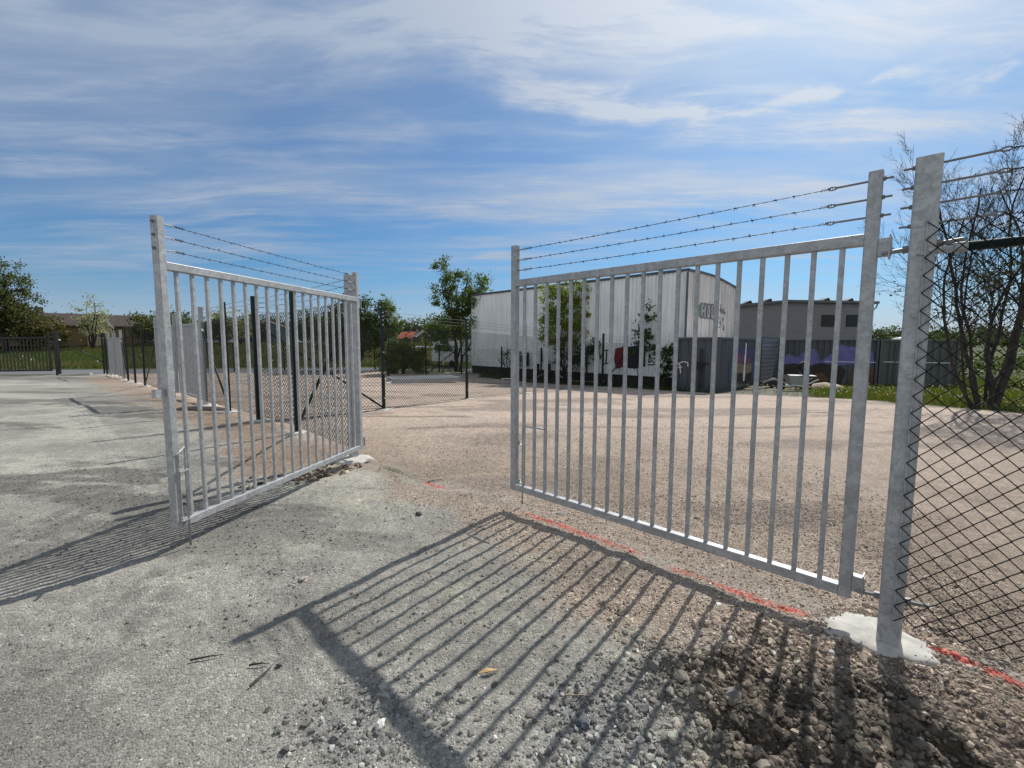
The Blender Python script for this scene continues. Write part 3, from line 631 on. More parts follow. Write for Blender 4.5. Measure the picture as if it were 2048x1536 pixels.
# ------------------------------------------------------------------ gate leaves
LW, GB, GT, RT = 2.68, 0.172, 2.50, 2.185
def gate_leaf(right):
    """local frame: x from the free end to the hinges, y=0 the front face (depth towards -y if right else +y), z up"""
    if right:
        root = empty('swing_gate', (-0.015, 4.245, 0.0), math.atan2(2.3808 - 4.1912, 1.9082 - .0407), 'galvanized barred gate leaf nearly closed, beside the tall mesh fence post', 'gate', 'gate leaves of the open entrance')
    else:
        root = empty('swing_gate', (-2.5428, 3.2607, 0.0), math.atan2(5.845 - 3.2607, -2.0133 + 2.5428), 'galvanized barred gate leaf swung wide open towards the road side, drop bolt in front', 'gate', 'gate leaves of the open entrance')
    # right leaf: the face towards the camera is the local -y side; left leaf: camera side is also -y
    D = 0.06
    for x in (D / 2, LW - D / 2):
        mb = MB(); mb.bar((x, D / 2, GB), (x, D / 2, GT), D, D, 0.006, up=(0, 1, 0)); mb.build('stile', M['galv'], root)
    for z in (GB + 0.03, RT - 0.03):
        mb = MB(); mb.bar((D, D / 2, z), (LW - D, D / 2, z), D - 0.003, D, 0.005); mb.build('top_rail' if z > 1 else 'bottom_rail', M['galv'], root)
    bar = None
    for i in range(19):
        x = 0.152 + i * 0.132
        if bar is None:
            mb = MB(); mb.bar((0, D / 2, GB + 0.06), (0, D / 2, RT - 0.06), 0.025, 0.025, 0.003, up=(0, 1, 0)); bar = mb.build('bar', M['galv'], root); bar.location.x = x
        else:
            c = bar.copy(); COL.objects.link(c); c.parent = root; c.location.x = x
    for j, z in enumerate((2.272, 2.365, 2.458)):
        mb = MB(); barbed(mb, (D + 0.10, D / 2, z), (LW - D - 0.165, D / 2, z), 0.0021, 0.115, 0.006, seed=j + 10 * right)
        for t in range(6): mb.tube([(D + 0.10 + t * 0.012, D / 2 + 0.005, z - 0.006), (D + 0.11 + t * 0.012, D / 2 - 0.005, z + 0.007)], 0.002, 4); mb.tube([(LW - 0.27 + t * 0.012, D / 2 + 0.005, z - 0.006), (LW - 0.26 + t * 0.012, D / 2 - 0.005, z + 0.007)], 0.002, 4)
        mb.build('barbed_wire', M['barb'], root)
        mb = MB(); eyebolt(mb, (LW + 0.01, D / 2, z), (-1, 0, 0.0), 0.215); nut(mb, (LW, D / 2, z), (1, 0, 0), 0.042); mb.build('eye_bolt', M['bolt'], root)
        mb = MB(); eyebolt(mb, (-0.005, D / 2, z), (1, 0, 0), 0.145, 0.0045); nut(mb, (0, D / 2, z), (-1, 0, 0), 0.02); mb.build('eye_bolt', M['bolt'], root)
    # hinge lugs and the adjustable hinge bolts' eyes
    for z in (0.262, 2.105):
        mb = MB(); mb.box(LW + 0.001, LW + 0.055, 0.006, 0.054, z - 0.045, z + 0.045); mb.box(LW + 0.045, LW + 0.051, -0.004, 0.064, z - 0.06, z + 0.06); mb.build('hinge_lug', M['galv'], root)
    # drop bolt
    s = -1
    if right:
        x0, y0 = 0.088, D + 0.022; hd = (0.26, 0.02, 0.0)
    else:
        x0, y0 = 0.082, -0.022; hd = (-0.115, -0.05, -0.035)
    db = MB(); zt = 0.80
    db.tube([(x0, y0, 0.02), (x0, y0, zt - 0.02), (x0 + hd[0] * 0.06, y0 + hd[1] * 0.06, zt), (x0 + hd[0], y0 + hd[1], zt + hd[2])], 0.008, 8)
    d = db.build('drop_bolt', M['galv'], root, True)
    for z in (0.62, 0.235):
        b = MB(); yy = (y0, D) if right else (0.0, y0)
        b.box(x0 - 0.055, x0 + 0.022, min(yy) - 0.012, max(yy) + (0.012 if right else 0.0), z - 0.004, z + 0.004)
        b.tube([(x0 - 0.035, yy[0] if right else -0.001, z + 0.016), (x0 - 0.035, (yy[0] + 0.01) if right else -0.016, z + 0.016)], 0.011, 6)
        b.box(x0 - 0.05, x0 - 0.02, (D + 0.001) if right else -0.006, (D + 0.006) if right else -0.001, z + 0.005, z + 0.035)
        b.build('bracket', M['bright'], d)
    if not right:
        lk = MB(); lk.box(-0.075, -0.002, 0.018, 0.022, 1.195, 1.25); lk.box(-0.075, -0.002, 0.040, 0.044, 1.195, 1.25); lk.box(-0.080, -0.0752, 0.012, 0.05, 1.19, 1.255)
        lk.tube([(-0.07, 0.031, 1.205), (0.0, 0.031, 1.205)], 0.006, 6); lk.tube([(-0.07, 0.031, 1.24), (0.0, 0.031, 1.24)], 0.006, 6)
        lk.build('latch_plate', M['galv'], root)
    return root
LEAF = gate_leaf(True); gate_leaf(False)

# ------------------------------------------------------------------ right: gate post with the mesh fence
UO = np.array([0.737, -0.677]); UO /= np.linalg.norm(UO); NO = np.array([-0.677, -0.737])
ANG_O = math.atan2(UO[1], UO[0])
def right_fence():
    root = empty('chain_link_fence', (2.023, 2.245, 0.0), ANG_O, 'chain link fence panel hung on the stout galvanized post beside the nearly closed leaf', 'fence', 'chain link fences of the yard')
    # local: x along the fence, -y towards the camera
    mb = MB(); mb.bar((0, 0, -0.1), (0, 0, 2.5), 0.10, 0.10, 0.010, up=(0, 1, 0)); mb.build('post', M['galv_post'], root)
    mb = MB(); mb.bar((2.55, 0, -0.1), (2.55, 0, 2.5), 0.06, 0.06, 0.006, up=(0, 1, 0)); mb.build('post', M['green'], root)
    footing_local(root, -0.05, 0.03, 0.19, 0.022, 1.22, 0.15, 3)
    V, F = chainlink((0.012, -0.066), (2.5, -0.066), 0.165, 0.165, 2.02, 0.083, 0.0033); o = bulk('chain_link_mesh', V, F, M['wire'], root); o['label'] = 'black diamond wire mesh'
    st = MB(); st.tube([(0.012, -0.062, 0.15), (0.012, -0.062, 2.2)], 0.0035, 6)
    for z in np.arange(0.24, 2.2, 0.3): st.box(-0.014, 0.016, -0.060, -0.051, z - 0.008, z + 0.008); st.tube([(-0.012, -0.055, z), (-0.012, -0.066, z)], 0.005, 6)
    st.build('stretcher_bar', M['galv_post'], root)
    for j, z in enumerate((2.466, 2.373, 2.280, 2.186)):
        mb = MB()
        if j < 3: barbed(mb, (0.27, 0, z + 0.006), (2.5, 0, z), 0.0022, 0.11, 0.008, seed=40 + j)
        else: mb.tube([(0.27, 0, z), (2.5, 0, z)], 0.0022, 6)
        for t in range(9): mb.tube([(0.26 + t * 0.012, 0.006, z - 0.006), (0.27 + t * 0.012, -0.006, z + 0.008)], 0.0024, 4)
        mb.build('barbed_wire' if j < 3 else 'tension_wire', M['barb'], root)
        mb = MB(); eyebolt(mb, (-0.06, 0, z), (1, 0, 0.02), 0.30, 0.0055); nut(mb, (-0.05, 0, z), (-1, 0, 0), 0.045); mb.build('eye_bolt', M['bolt'], root)
    mb = MB(); mb.tube([(0.13, 0.0, 2.06), (2.52, 0, 2.06)], 0.022, 12); b = mb.build('stay_rail', M['green'], root, True)
    mb = MB(); mb.bar((0.045, 0.0, 2.055), (0.20, 0, 2.06), 0.006, 0.035); mb.tube([(0.115, 0, 2.06), (0.16, 0, 2.06)], 0.0245, 12); mb.tube([(0.035, -0.051, 2.055), (0.035, -0.06, 2.055)], 0.012, 8); mb.build('bracket', M['galv_post'], b)
    for z, o2 in ((2.105, 0.0), (0.262, 0.0)):   # adjustable hinge bolt running through the post
        mb = MB(); mb.tube([(-0.155, 0.03, z - 0.035), (0.145, 0.03, z - 0.004)], 0.011, 8); mb.tube([(-0.075, 0.03, z - 0.027), (-0.05, 0.03, z - 0.025)], 0.02, 6); mb.tube([(0.05, 0.03, z - 0.012), (0.075, 0.03, z - 0.01)], 0.02, 6)
        mb.build('hinge_bolt', M['bolt'], root)
def footing_local(root, x, y, r, h, sx, ang, seed):
    o = footing(empty_at0, 0, 0, r, h, sx, ang, seed); o.parent = root; o.location = (x, y, 0.0); return o
empty_at0 = bpy.data.objects.new('tmp', None); empty_at0.location = (0, 0, 0)
right_fence()
# left hinge post
hp = empty('gate_post', (-2.19, 6.04, 0.0), ANG_O, 'galvanized hinge post behind the open leaf, on a pale concrete footing', 'post')
mb = MB(); mb.bar((0, 0, -0.1), (0, 0, 2.5), 0.10, 0.10, 0.010, up=(0, 1, 0)); mb.build('post', M['galv_post'], hp)
footing_local(hp, 0.06, -0.06, 0.22, 0.03, 1.3, 0.3, 5)
mb = MB(); mb.tube([(0.058, -0.03, 0.2), (0.058, -0.03, 2.0)], 0.004, 6)
for z in np.arange(0.3, 2.0, 0.3): mb.box(0.05, 0.062, -0.045, -0.015, z - .008, z + .008)
mb.build('stretcher_bar', M['galv_post'], hp)
for z in (0.25, 2.10):
    mb = MB(); mb.tube([(-0.06, 0.02, z), (0.19, 0.02, z)], 0.011, 8); mb.build('hinge_bolt', M['galv'], hp)

# ------------------------------------------------------------------ green mesh fences
POST_ME = {}
def gpost(parent, x, y, top=2.5, w=0.06, ang=0.0, m='green', clips=True):
    O = parent.location; g = gzf(x, y); key = (w, m)
    if key not in POST_ME:
        mb = MB(); mb.bar((0, 0, -0.1), (0, 0, 1), w, w, w * 0.1, up=(0, 1, 0)); mb.box(-w * 0.47, w * 0.47, -w * 0.47, w * 0.47, 1.0, 1.003)
        o = mb.build('post', M[m], parent); POST_ME[key] = o.data
    else: o = link('post', POST_ME[key], None, parent)
    o.location = (x - O.x, y - O.y, g - O.z); o.scale = (1, 1, top); o.rotation_euler.z = ang
    return o
def clip_set(parent, x, y, zs, d=(0, -1)):
    O = parent.location; g = gzf(x, y); 
    for z in zs: mb = MB(); mb.tube([(x - O.x, y - O.y, g - O.z + z), (x - O.x + d[0] * 0.055, y - O.y + d[1] * 0.055, g - O.z + z)], 0.016, 6); mb.build('wire_clip', M['bright'], parent)
def brace(parent, a, za, b, zb, r=0.021, m='green'):
    O = parent.location; p = Vector((a[0] - O.x, a[1] - O.y, gzf(*a) + za - O.z)); q = Vector((b[0] - O.x, b[1] - O.y, gzf(*b) + zb - O.z))
    mb = MB(); d = (q - p).normalized(); mb.tube([p + d * 0.05, q], r, 10); o = mb.build('brace', M[m], parent, True)
    mb = MB(); mb.tube([p + d * 0.02, p + d * 0.14], r * 1.12, 10); mb.build('bracket', M['bright'], o)
def strand(parent, pts, z, seed, step=0.11, fine=False, r=0.0022):
    O = parent.location; mb = MB()
    for i, (a, b) in enumerate(zip(pts[:-1], pts[1:])):
        barbed(mb, (a[0] - O.x, a[1] - O.y, gzf(*a) + z - O.z), (b[0] - O.x, b[1] - O.y, gzf(*b) + z - O.z), r, step, 0.012, fine=fine, seed=seed + i)
    mb.build('barbed_wire', M['barb'], parent)
ANG_L = math.atan2(1.2, -1.37)
def left_fence():
    P = FENCE_L
    root = empty('chain_link_fence', (P[1][0], P[1][1], gzf(*P[1])), 0, 'green chain link fence running back from the left hinge post to the first closed gate', 'fence', 'chain link fences of the yard')
    for i in (1, 2, 3): gpost(root, *P[i], 2.5, 0.065, ANG_L)
    for i in (1, 2, 3): footing(root, *P[i], 0.15, 0.03, 1.2, 0.3, i)
    link_mesh(root, [(P[0], P[1]), (P[1], P[2]), (P[2], P[3]), (P[3], P[4])], 2.02, 0.082, 0.0035)
    for j, z in enumerate((2.27, 2.36, 2.45)): strand(root, P[:5], z, 100 + 10 * j, 0.12)
    brace(root, P[0], 1.98, P[1], 0.08, 0.024); brace(root, P[4], 2.0, P[3], 0.08)
    # far stretch between the two closed galvanized gates
    root = empty('chain_link_fence', (P[6][0], P[6][1], gzf(*P[6])), 0, 'short green chain link fence between the two closed galvanized gates', 'fence', 'chain link fences of the yard')
    for i in (6, 7, 8): gpost(root, *P[i], 2.5, 0.07, ANG_L); footing(root, *P[i], 0.17, 0.03, 1.2, 0.3, i + 4)
    link_mesh(root, [(P[5], P[6]), (P[6], P[7]), (P[7], P[8]), (P[8], P[9])], 2.0, 0.14, 0.0016)
    for j, z in enumerate((2.27, 2.36, 2.45)): strand(root, P[5:10], z, 200 + 10 * j, 0.25)
    brace(root, P[5], 2.0, P[6], 0.08); brace(root, P[9], 2.0, P[8], 0.08)
    root = empty('chain_link_fence', (P[11][0], P[11][1], gzf(*P[11])), 0, 'last green fence bay between the farthest galvanized gate and the black gate', 'fence', 'chain link fences of the yard')
    gpost(root, *P[11], 2.5, 0.07, ANG_L); gpost(root, -24.4, 26.7, 2.4, 0.07, ANG_L)
    link_mesh(root, [(P[10], P[11])], 2.0, 0.09, 0.0016); brace(root, (-26.6, 26.1), 2.1, P[11], 0.7, 0.03)
left_fence()
INT = [(-5.16, 8.93), (-3.11, 10.68), (-1.37, 13.41), (0.47, 16.0), (2.40, 18.62), (4.15, 20.3), (5.45, 21.15)]
def inner_fence():
    root = empty('chain_link_fence', (INT[1][0], INT[1][1], gzf(*INT[1])), 0, 'dark green chain link fence crossing the yard towards the long white hall', 'fence', 'chain link fences of the yard')
    tops = [0, 2.44, 2.42, 2.46, 2.42, 2.45, 2.40]
    for i in range(1, 7):
        x, y = INT[i]; gpost(root, x, y, tops[i], 0.07 if i < 4 else 0.08, 0.6); footing(root, x, y, 0.17 if i < 3 else 0.2, 0.03, 1.2, 0.2, i + 20)
        clip_set(root, x + 0.025, y - 0.02, (0.3, 0.9, 1.4, 2.05, 2.16, 2.25, 2.34), (0.4, -0.9))
    link_mesh(root, list(zip(INT[:-1], INT[1:])), 2.0, 0.085, 0.0042, 0.06)
    for j, z in enumerate((2.20, 2.29, 2.38)): strand(root, INT, z, 300 + 10 * j, 0.3, r=0.003)
    mb = MB(); O = root.location
    for a, b in zip(INT[:-1], INT[1:]): mb.tube([(a[0] - O.x, a[1] - O.y, gzf(*a) + 0.05 - O.z), (b[0] - O.x, b[1] - O.y, gzf(*b) + 0.05 - O.z)], 0.006, 5)
    mb.build('ground_wire', M['wire'], root)
    brace(root, INT[0], 1.98, INT[1], 0.05, 0.022); brace(root, INT[6], 1.7, INT[5], 0.05, 0.03)
inner_fence()
def rear_fence():
    low = [(-24.6, 28.0), (-18.3, 29.2), (-15.4, 30.0), (-12.3, 30.9), (-9.9, 32.0), (-6.88, 31.3), (-4.95, 30.2), (-3.3, 28.9), (-0.62, 26.5), (1.6, 24.4), (3.75, 22.3)]
    root = empty('chain_link_fence', (low[5][0], low[5][1], gzf(*low[5])), 0, 'low thin fence along the road edge and the foot of the white hall', 'fence', 'chain link fences of the yard')
    for x, y in low: gpost(root, x, y, 1.85, 0.075, 0.7)
    link_mesh(root, list(zip(low[3:-1], low[4:])), 1.5, 0.14, 0.003)
    mb = MB(); O = root.location
    for a, b in zip(low[:-1], low[1:]): mb.tube([(a[0] - O.x, a[1] - O.y, gzf(*a) + 1.65 - O.z), (b[0] - O.x, b[1] - O.y, gzf(*b) + 1.65 - O.z)], 0.004, 4)
    mb.build('tension_wire', M['wire'], root)
    root = empty('chain_link_fence', (-5.45, 28.1, gzf(-5.45, 28.1)), 0, 'tall braced corner of green fence in front of the dense bush', 'fence', 'chain link fences of the yard')
    gpost(root, -5.45, 28.1, 2.32, 0.085, 0.5); gpost(root, -7.3, 26.2, 2.35, 0.085, 0.5); clip_set(root, -7.3, 26.2, (1.95, 2.05, 2.15, 2.25))
    brace(root, (-3.4, 29.0), 1.75, (-5.4, 28.1), 0.05, 0.03); brace(root, (-5.45, 28.1), 2.15, (-4.0, 26.6), 2.12, 0.02)
    for j, z in enumerate((2.05, 2.15, 2.25)): strand(root, [(-7.3, 26.2), (-5.45, 28.1)], z, 400 + j, 0.5, r=0.003)
    mb = MB(); O = root.location
    for z in (0.15, 0.4, 0.65): mb.tube([(-7.3 - O.x, 26.2 - O.y, z), (-7.9 - O.x, 26.0 - O.y, z)], 0.012, 5)
    mb.build('rung', M['black'], root)
rear_fence()

# ------------------------------------------------------------------ closed and black gates further along
def pair_gate(leaf, a, b, where):
    """a closed two-leaf gate of the same kind further along the fence"""
    a = np.array(a); b = np.array(b); L = np.linalg.norm(b - a); u = (b - a) / L; ang = math.atan2(u[1], u[0])
    for i, p in enumerate((a, b)):
        r = empty('gate_post', (p[0], p[1], gzf(*p)), ang, ('nearer' if i == 0 else 'farther') + ' galvanized post of the ' + where, 'post', 'posts of the closed gates')
        mb = MB(); mb.bar((0, 0, -0.1), (0, 0, 2.52), 0.10, 0.10, 0.01, up=(0, 1, 0)); mb.build('post', M['galv_post'], r)
        footing_local(r, 0, 0, 0.24, 0.035, 1.3, 0.2, i + 31)
    k = (L - 0.3) / 2 / LW
    for i, (p, rz, w) in enumerate(((a + u * (0.13 + LW * k), ang + math.pi, 'nearer'), (b - u * (0.13 + LW * k), ang, 'farther'))):
        c = copy_tree(leaf); c.location = (p[0], p[1], gzf(*p)); c.rotation_euler = (0, 0, rz); c.scale = (k, 1, 1)
        tag(c, w + ' barred leaf of the ' + where, 'gate', 'leaves of the closed gates')
pair_gate(LEAF, (-7.87, 11.32), (-11.9, 14.93), 'closed galvanized gate seen through the open leaf')
pair_gate(LEAF, (-19.83, 22.6), (-23.18, 25.6), 'small closed galvanized gate farthest along the fence')
def black_gate():
    g = gzf(-26.4, 25.9)
    root = empty('barred_gate', (-26.5, 25.9, g), 0, 'black barred gate at the road with a heavy square post', 'gate')
    mb = MB(); mb.bar((0, 0, -0.1), (0, 0, 2.55), 0.17, 0.17, 0.01, up=(0, 1, 0)); mb.build('post', M['black'], root)
    for x in (-0.42, -6.0):
        mb = MB(); mb.bar((x, 0, 0.25), (x, 0, 2.52 if x > -1 else 2.3), 0.1, 0.08, up=(0, 1, 0)); mb.build('stile', M['black'], root)
    for z in (0.30, 2.2):
        mb = MB(); mb.bar((-6, 0, z - 0.1), (-0.42, 0, z), 0.08, 0.1); mb.build('rail', M['black'], root)
    for i in range(26):
        x = -0.63 - 0.21 * i; mb = MB(); mb.bar((x, 0, 0.3), (x, 0, 2.17), 0.035, 0.035, up=(0, 1, 0)); mb.build('bar', M['black'], root)
black_gate()
mb = MB(); mb.bar((-26.15, 25.6, gzf(-26, 25.6) + 0.03), (-24.6, 25.9, gzf(-24.6, 25.9) + 0.1), 0.16, 0.12, 0.02); tag(mb.build('kerb_stone', M['concrete']), 'white concrete kerb piece lying at the foot of the black gate post', 'kerb stone')

# ------------------------------------------------------------------ the long white hall
W0 = np.array([-2.79, 30.53]); W1 = np.array([7.66, 19.63]); WL = float(np.linalg.norm(W1 - W0)); WU = (W1 - W0) / WL
ANG_W = math.atan2(WU[1], WU[0])     # local x along the long wall, local +y behind it, local -y towards the yard
def ribbed(mb, x0, x1, z0, z1, pitch, depth, y=0.0, top=None):
    N = int(round((x1 - x0) / pitch)); V = []; c = 0
    for i in range(N):
        for f, d in ((0.0, 0), (0.52, 0), (0.62, depth), (0.90, depth)):
            V.append((x0 + (x1 - x0) * (i + f) / N, d))
    V.append((x1, 0.0))
    n = len(V); P = []
    for x, d in V: P += [(x, y + d, z0), (x, y + d, z1 if top is None else top(x))]
    return mb.add(P, [(2 * i, 2 * i + 2, 2 * i + 3, 2 * i + 1) for i in range(n - 1)])
def stroke(mb, pts, w, y, f=lambda s, z, y: (s, y, z), t=0.004):
    """a flat ribbon of paint with rounded joints, on the plane y of a wall"""
    for (a, b) in zip(pts[:-1], pts[1:]):
        d = np.array(b, float) - np.array(a, float); L = np.linalg.norm(d) or 1; d /= L; n = np.array([-d[1], d[0]]) * w / 2; e = d * w * 0.35
        q = [np.array(a) - e + n, np.array(a) - e - n, np.array(b) + e - n, np.array(b) + e + n]
        mb.add([f(p[0], p[1], y) for p in q] + [f(p[0], p[1], y + t) for p in q], [(0, 1, 2, 3), (7, 6, 5, 4), (0, 4, 5, 1), (1, 5, 6, 2), (2, 6, 7, 3), (3, 7, 4, 0)])
def patch(mb, pts, y, f=lambda s, z, y: (s, y, z), t=0.004):
    n = len(pts); mb.add([f(a, b, y) for a, b in pts] + [f(a, b, y + t) for a, b in pts], [tuple(range(n)), tuple(range(2 * n - 1, n - 1, -1))] + [(i, n + i, n + (i + 1) % n, (i + 1) % n) for i in range(n)])
def white_hall():
    root = empty('storage_hall', (W0[0], W0[1], 0.0), ANG_W, 'long white ribbed metal hall with a dark plinth and graffiti on its weathered end', 'building')
    D = 5.7
    prof = [(0.0, 4.78), (1.25, 4.82), (2.4, 4.81), (3.42, 4.74), (5.29, 4.53), (D, 4.47)]
    def gt(s): return float(np.interp(s, [p[0] for p in prof], [p[1] for p in prof]))
    mb = MB(); ribbed(mb, 0, WL - 0.28, 0.09, 4.80, 0.20, 0.05); mb.build('wall', M['clad'], root)
    mb = MB(); mb.box(WL - 0.28, WL - 0.05, -0.012, 0.2, 0.13, 4.78); mb.build('corner_panel', M['roofsheet'], root)
    mb = MB()   # gable end, ribbed, its top following the roof
    N = int(D / 0.26); V = []
    for i in range(N):
        for f, d in ((0.0, 0), (0.60, 0), (0.68, -0.022), (0.92, -0.022)): V.append((D * (i + f) / N, d))
    V.append((D, 0)); P = []
    for s, d in V: P += [(WL + d, s, 0.0), (WL + d, s, gt(s) - 0.02)]
    mb.add(P, [(2 * i, 2 * i + 2, 2 * i + 3, 2 * i + 1) for i in range(len(V) - 1)]); ew = mb.build('end_wall', M['clad_old'], root); ew['label'] = 'weathered streaky end wall'
    mb = MB(); mb.add([(0, D, -0.6), (WL, D, -0.6), (WL, D, 4.5), (0, D, 4.5), (0, 0, -0.6), (0, D, 4.5), (0, 0, 4.78)], [(0, 1, 2, 3), (4, 0, 3, 6)]); mb.build('back_wall', M['clad'], root)
    mb = MB(); P = []
    for x in (-0.05, WL + 0.05):
        for s, z in [(-0.06, 4.80)] + prof[1:]: P.append((x, s, z + 0.03))
    n = len(prof); mb.add(P, [(i, n + i, n + i + 1, i + 1) for i in range(n - 1)]); mb.build('roof', M['roofsheet'], root)
    mb = MB(); mb.box(-0.04, WL + 0.02, -0.035, 0.03, 4.74, 4.86); mb.build('eaves_trim', M['trim'], root)
    mb = MB()
    for (s0, z0), (s1, z1) in zip(prof[:-1], prof[1:]): mb.bar((WL + 0.02, s0, z0), (WL + 0.02, s1, z1), 0.05, 0.09)
    mb.build('verge_trim', M['trim'], root)
    mb = MB(); mb.box(0.02, WL - 0.03, 0.055, 0.3, -0.9, 0.088); mb.build('plinth', M['plinth'], root)
    mb = MB(); mb.box(0, WL - 0.28, -0.03, 0.052, 0.055, 0.088); mb.build('drip_rail', M['roofsheet'], root)
    mb = MB(); mb.tube([(WL - 0.03, -0.05, 4.7), (WL - 0.03, -0.05, 0.0)], 0.045, 8); mb.build('downpipe', M['trim'], root)
    # graffiti on the long wall: dark tags low down, a red and black block
    g = -0.008; bk = MB()
    for pts in ([(10.35, .62), (10.42, 1.22)], [(10.55, 1.15), (10.6, .8), (10.72, 1.1)], [(10.8, 1.24), (11.12, 1.26)], [(10.98, 1.24), (10.93, .6)], [(11.2, 1.22), (11.14, .58)], [(10.75, .55), (11.2, .62)],
                [(9.3, 1.05), (9.75, 1.08)], [(9.25, 1.3), (9.28, 1.0)], [(11.5, 1.28), (11.62, 1.36)], [(13.36, 1.1), (13.32, .72), (13.5, .78), (13.36, 1.1)], [(13.55, 1.08), (13.72, 1.1)], [(13.55, .9), (13.7, .92)], [(13.55, .74), (13.72, .72), (13.76, 1.12)], [(13.3, .6), (13.78, .62)],
                [(14.0, 1.1), (14.25, 1.08)], [(14.02, .7), (14.2, 1.0), (14.3, .6)], [(5.9, 1.25), (6.05, .75)], [(6.5, 1.2), (6.62, .5)], [(7.9, 1.1), (8.0, .6)], [(8.6, 1.2), (8.7, .7)]): stroke(bk, pts, 0.055, g)
    patch(bk, [(11.98, 1.42), (12.7, 1.5), (13.12, 1.36), (13.16, .52), (12.6, .38), (12.02, .42), (11.9, .9)], g - 0.002); bk.build('graffiti', M['paint_black'], root)
    rd = MB(); patch(rd, [(11.48, 1.33), (11.95, 1.45), (11.98, .45), (11.56, .33), (11.42, .8)], g - 0.008); patch(rd, [(12.1, .95), (12.2, 1.2), (12.24, .7)], g - 0.014); rd.build('graffiti', M['paint_red'], root)
    # bubble lettering and small tags on the end wall
    fe = lambda s, z, y: (WL + 0.012 + y, s, z)
    def letters(): return [[(1.35, 2.8), (1.30, 3.42), (1.52, 3.44), (1.54, 3.2), (1.66, 3.2), (1.68, 3.46), (1.9, 3.44), (1.88, 2.78), (1.68, 2.78), (1.66, 3.02), (1.56, 3.02), (1.54, 2.78), (1.35, 2.8)],
                           [(1.96, 2.84), (1.96, 3.36), (2.1, 3.46), (2.32, 3.42), (2.38, 3.1), (2.34, 2.84), (2.12, 2.76), (1.96, 2.84)], [(2.44, 2.78), (2.42, 3.46), (2.66, 3.46), (2.66, 3.0), (2.92, 3.02), (2.94, 2.76), (2.44, 2.78)]]
    a = MB(); patch(a, [(1.12, 2.92), (1.1, 3.3), (1.24, 3.42), (1.34, 3.42), (1.36, 2.78), (1.2, 2.8)], 0.0, fe); patch(a, [(2.7, 3.06), (2.72, 3.36), (3.0, 3.3), (2.98, 3.06)], 0.0, fe); a.build('graffiti', M['paint_green'], root)
    a = MB()
    for L in letters(): patch(a, L[:-1], 0.006, fe)
    a.build('graffiti', M['paint_lilac'], root)
    a = MB()
    for L in letters(): stroke(a, L, 0.035, 0.012, fe)
    stroke(a, [(2.1, 3.25), (2.14, 2.98)], 0.05, 0.012, fe)
    for pts in ([(3.5, 3.2), (3.62, 3.4), (3.6, 3.1), (3.78, 3.3), (3.82, 3.1)], [(3.9, 3.12), (4.0, 3.36), (4.08, 3.05), (4.2, 3.2)], [(3.52, 3.45), (3.6, 3.52)], [(3.45, 2.8), (3.55, 2.9)], [(3.5, 2.62), (3.62, 2.72), (3.66, 2.5)], [(3.85, 2.85), (3.95, 2.72), (4.02, 2.9)], [(3.45, 2.4), (3.6, 2.42)], [(3.98, 2.6), (4.05, 2.3)], [(4.12, 2.5), (4.14, 2.15)]): stroke(a, pts, 0.035, 0.0, fe)
    a.build('graffiti', M['paint_faded'], root)
white_hall()
def on_wall(s, off, z=None):   # a point in front of the long wall
    p = W0 + WU * s + np.array([-WU[1], WU[0]]) * (-off) ; return float(p[0]), float(p[1]), (gzf(*p) if z is None else z)
def wall_empty(name, s, off, label, cat, z=None):
    x, y, zz = on_wall(s, off, z); return empty(name, (x, y, zz), ANG_W, label, cat)
r_ = wall_empty('heat_pump', 5.2, 0.28, 'grey ventilation box mounted low on the white ribbed wall', 'heat pump', 0.34)
mb = MB(); mb.box(-0.30, 0.24, -0.13, 0.2, 0, 0.62); mb.build('housing', M['panel_grey'], r_); mb = MB(); mb.lathe((-0.02, -0.135, 0.31), [(0.02, 0), (0.22, 0), (0.22, -0.012), (0.2, -0.012)], 18, 'y'); mb.build('fan_grille', M['trim'], r_)
mb = MB(); mb.box(-0.42, -0.32, -0.1, 0.2, -0.1, 0.75); mb.box(0.25, 0.36, -0.1, 0.2, -0.1, 0.7); mb.build('bracket', M['black'], r_)
r_ = wall_empty('bench', 7.45, 0.9, 'small pale bench against the hall wall behind the leafy maple', 'bench', -0.35)
mb = MB(); mb.box(-0.5, 0.5, -0.15, 0.15, 0.82, 0.88); mb.build('seat', M['white'], r_)
for x in (-0.42, 0.42): mb = MB(); mb.box(x - 0.03, x + 0.03, -0.13, 0.13, 0, 0.815); mb.build('leg', M['darkwood'], r_)
def plank(s0, o0, z0, s1, o1, z1, label):
    a = on_wall(s0, o0); b = on_wall(s1, o1); mb = MB(); mb.bar((a[0], a[1], a[2] + z0), (b[0], b[1], b[2] + z1), 0.1, 0.03); tag(mb.build('plank', M['wood']), label, 'plank')
plank(7.1, 1.6, 0.05, 8.0, 1.0, 0.62, 'pale plank leaning up to the left of the maple trunk')
plank(8.4, 1.0, 0.55, 9.1, 1.2, 0.3, 'pale plank sloping down to the right of the maple trunk')
plank(9.6, 1.1, 0.16, 11.2, 1.0, 0.18, 'weathered plank lying low along the dark plinth')

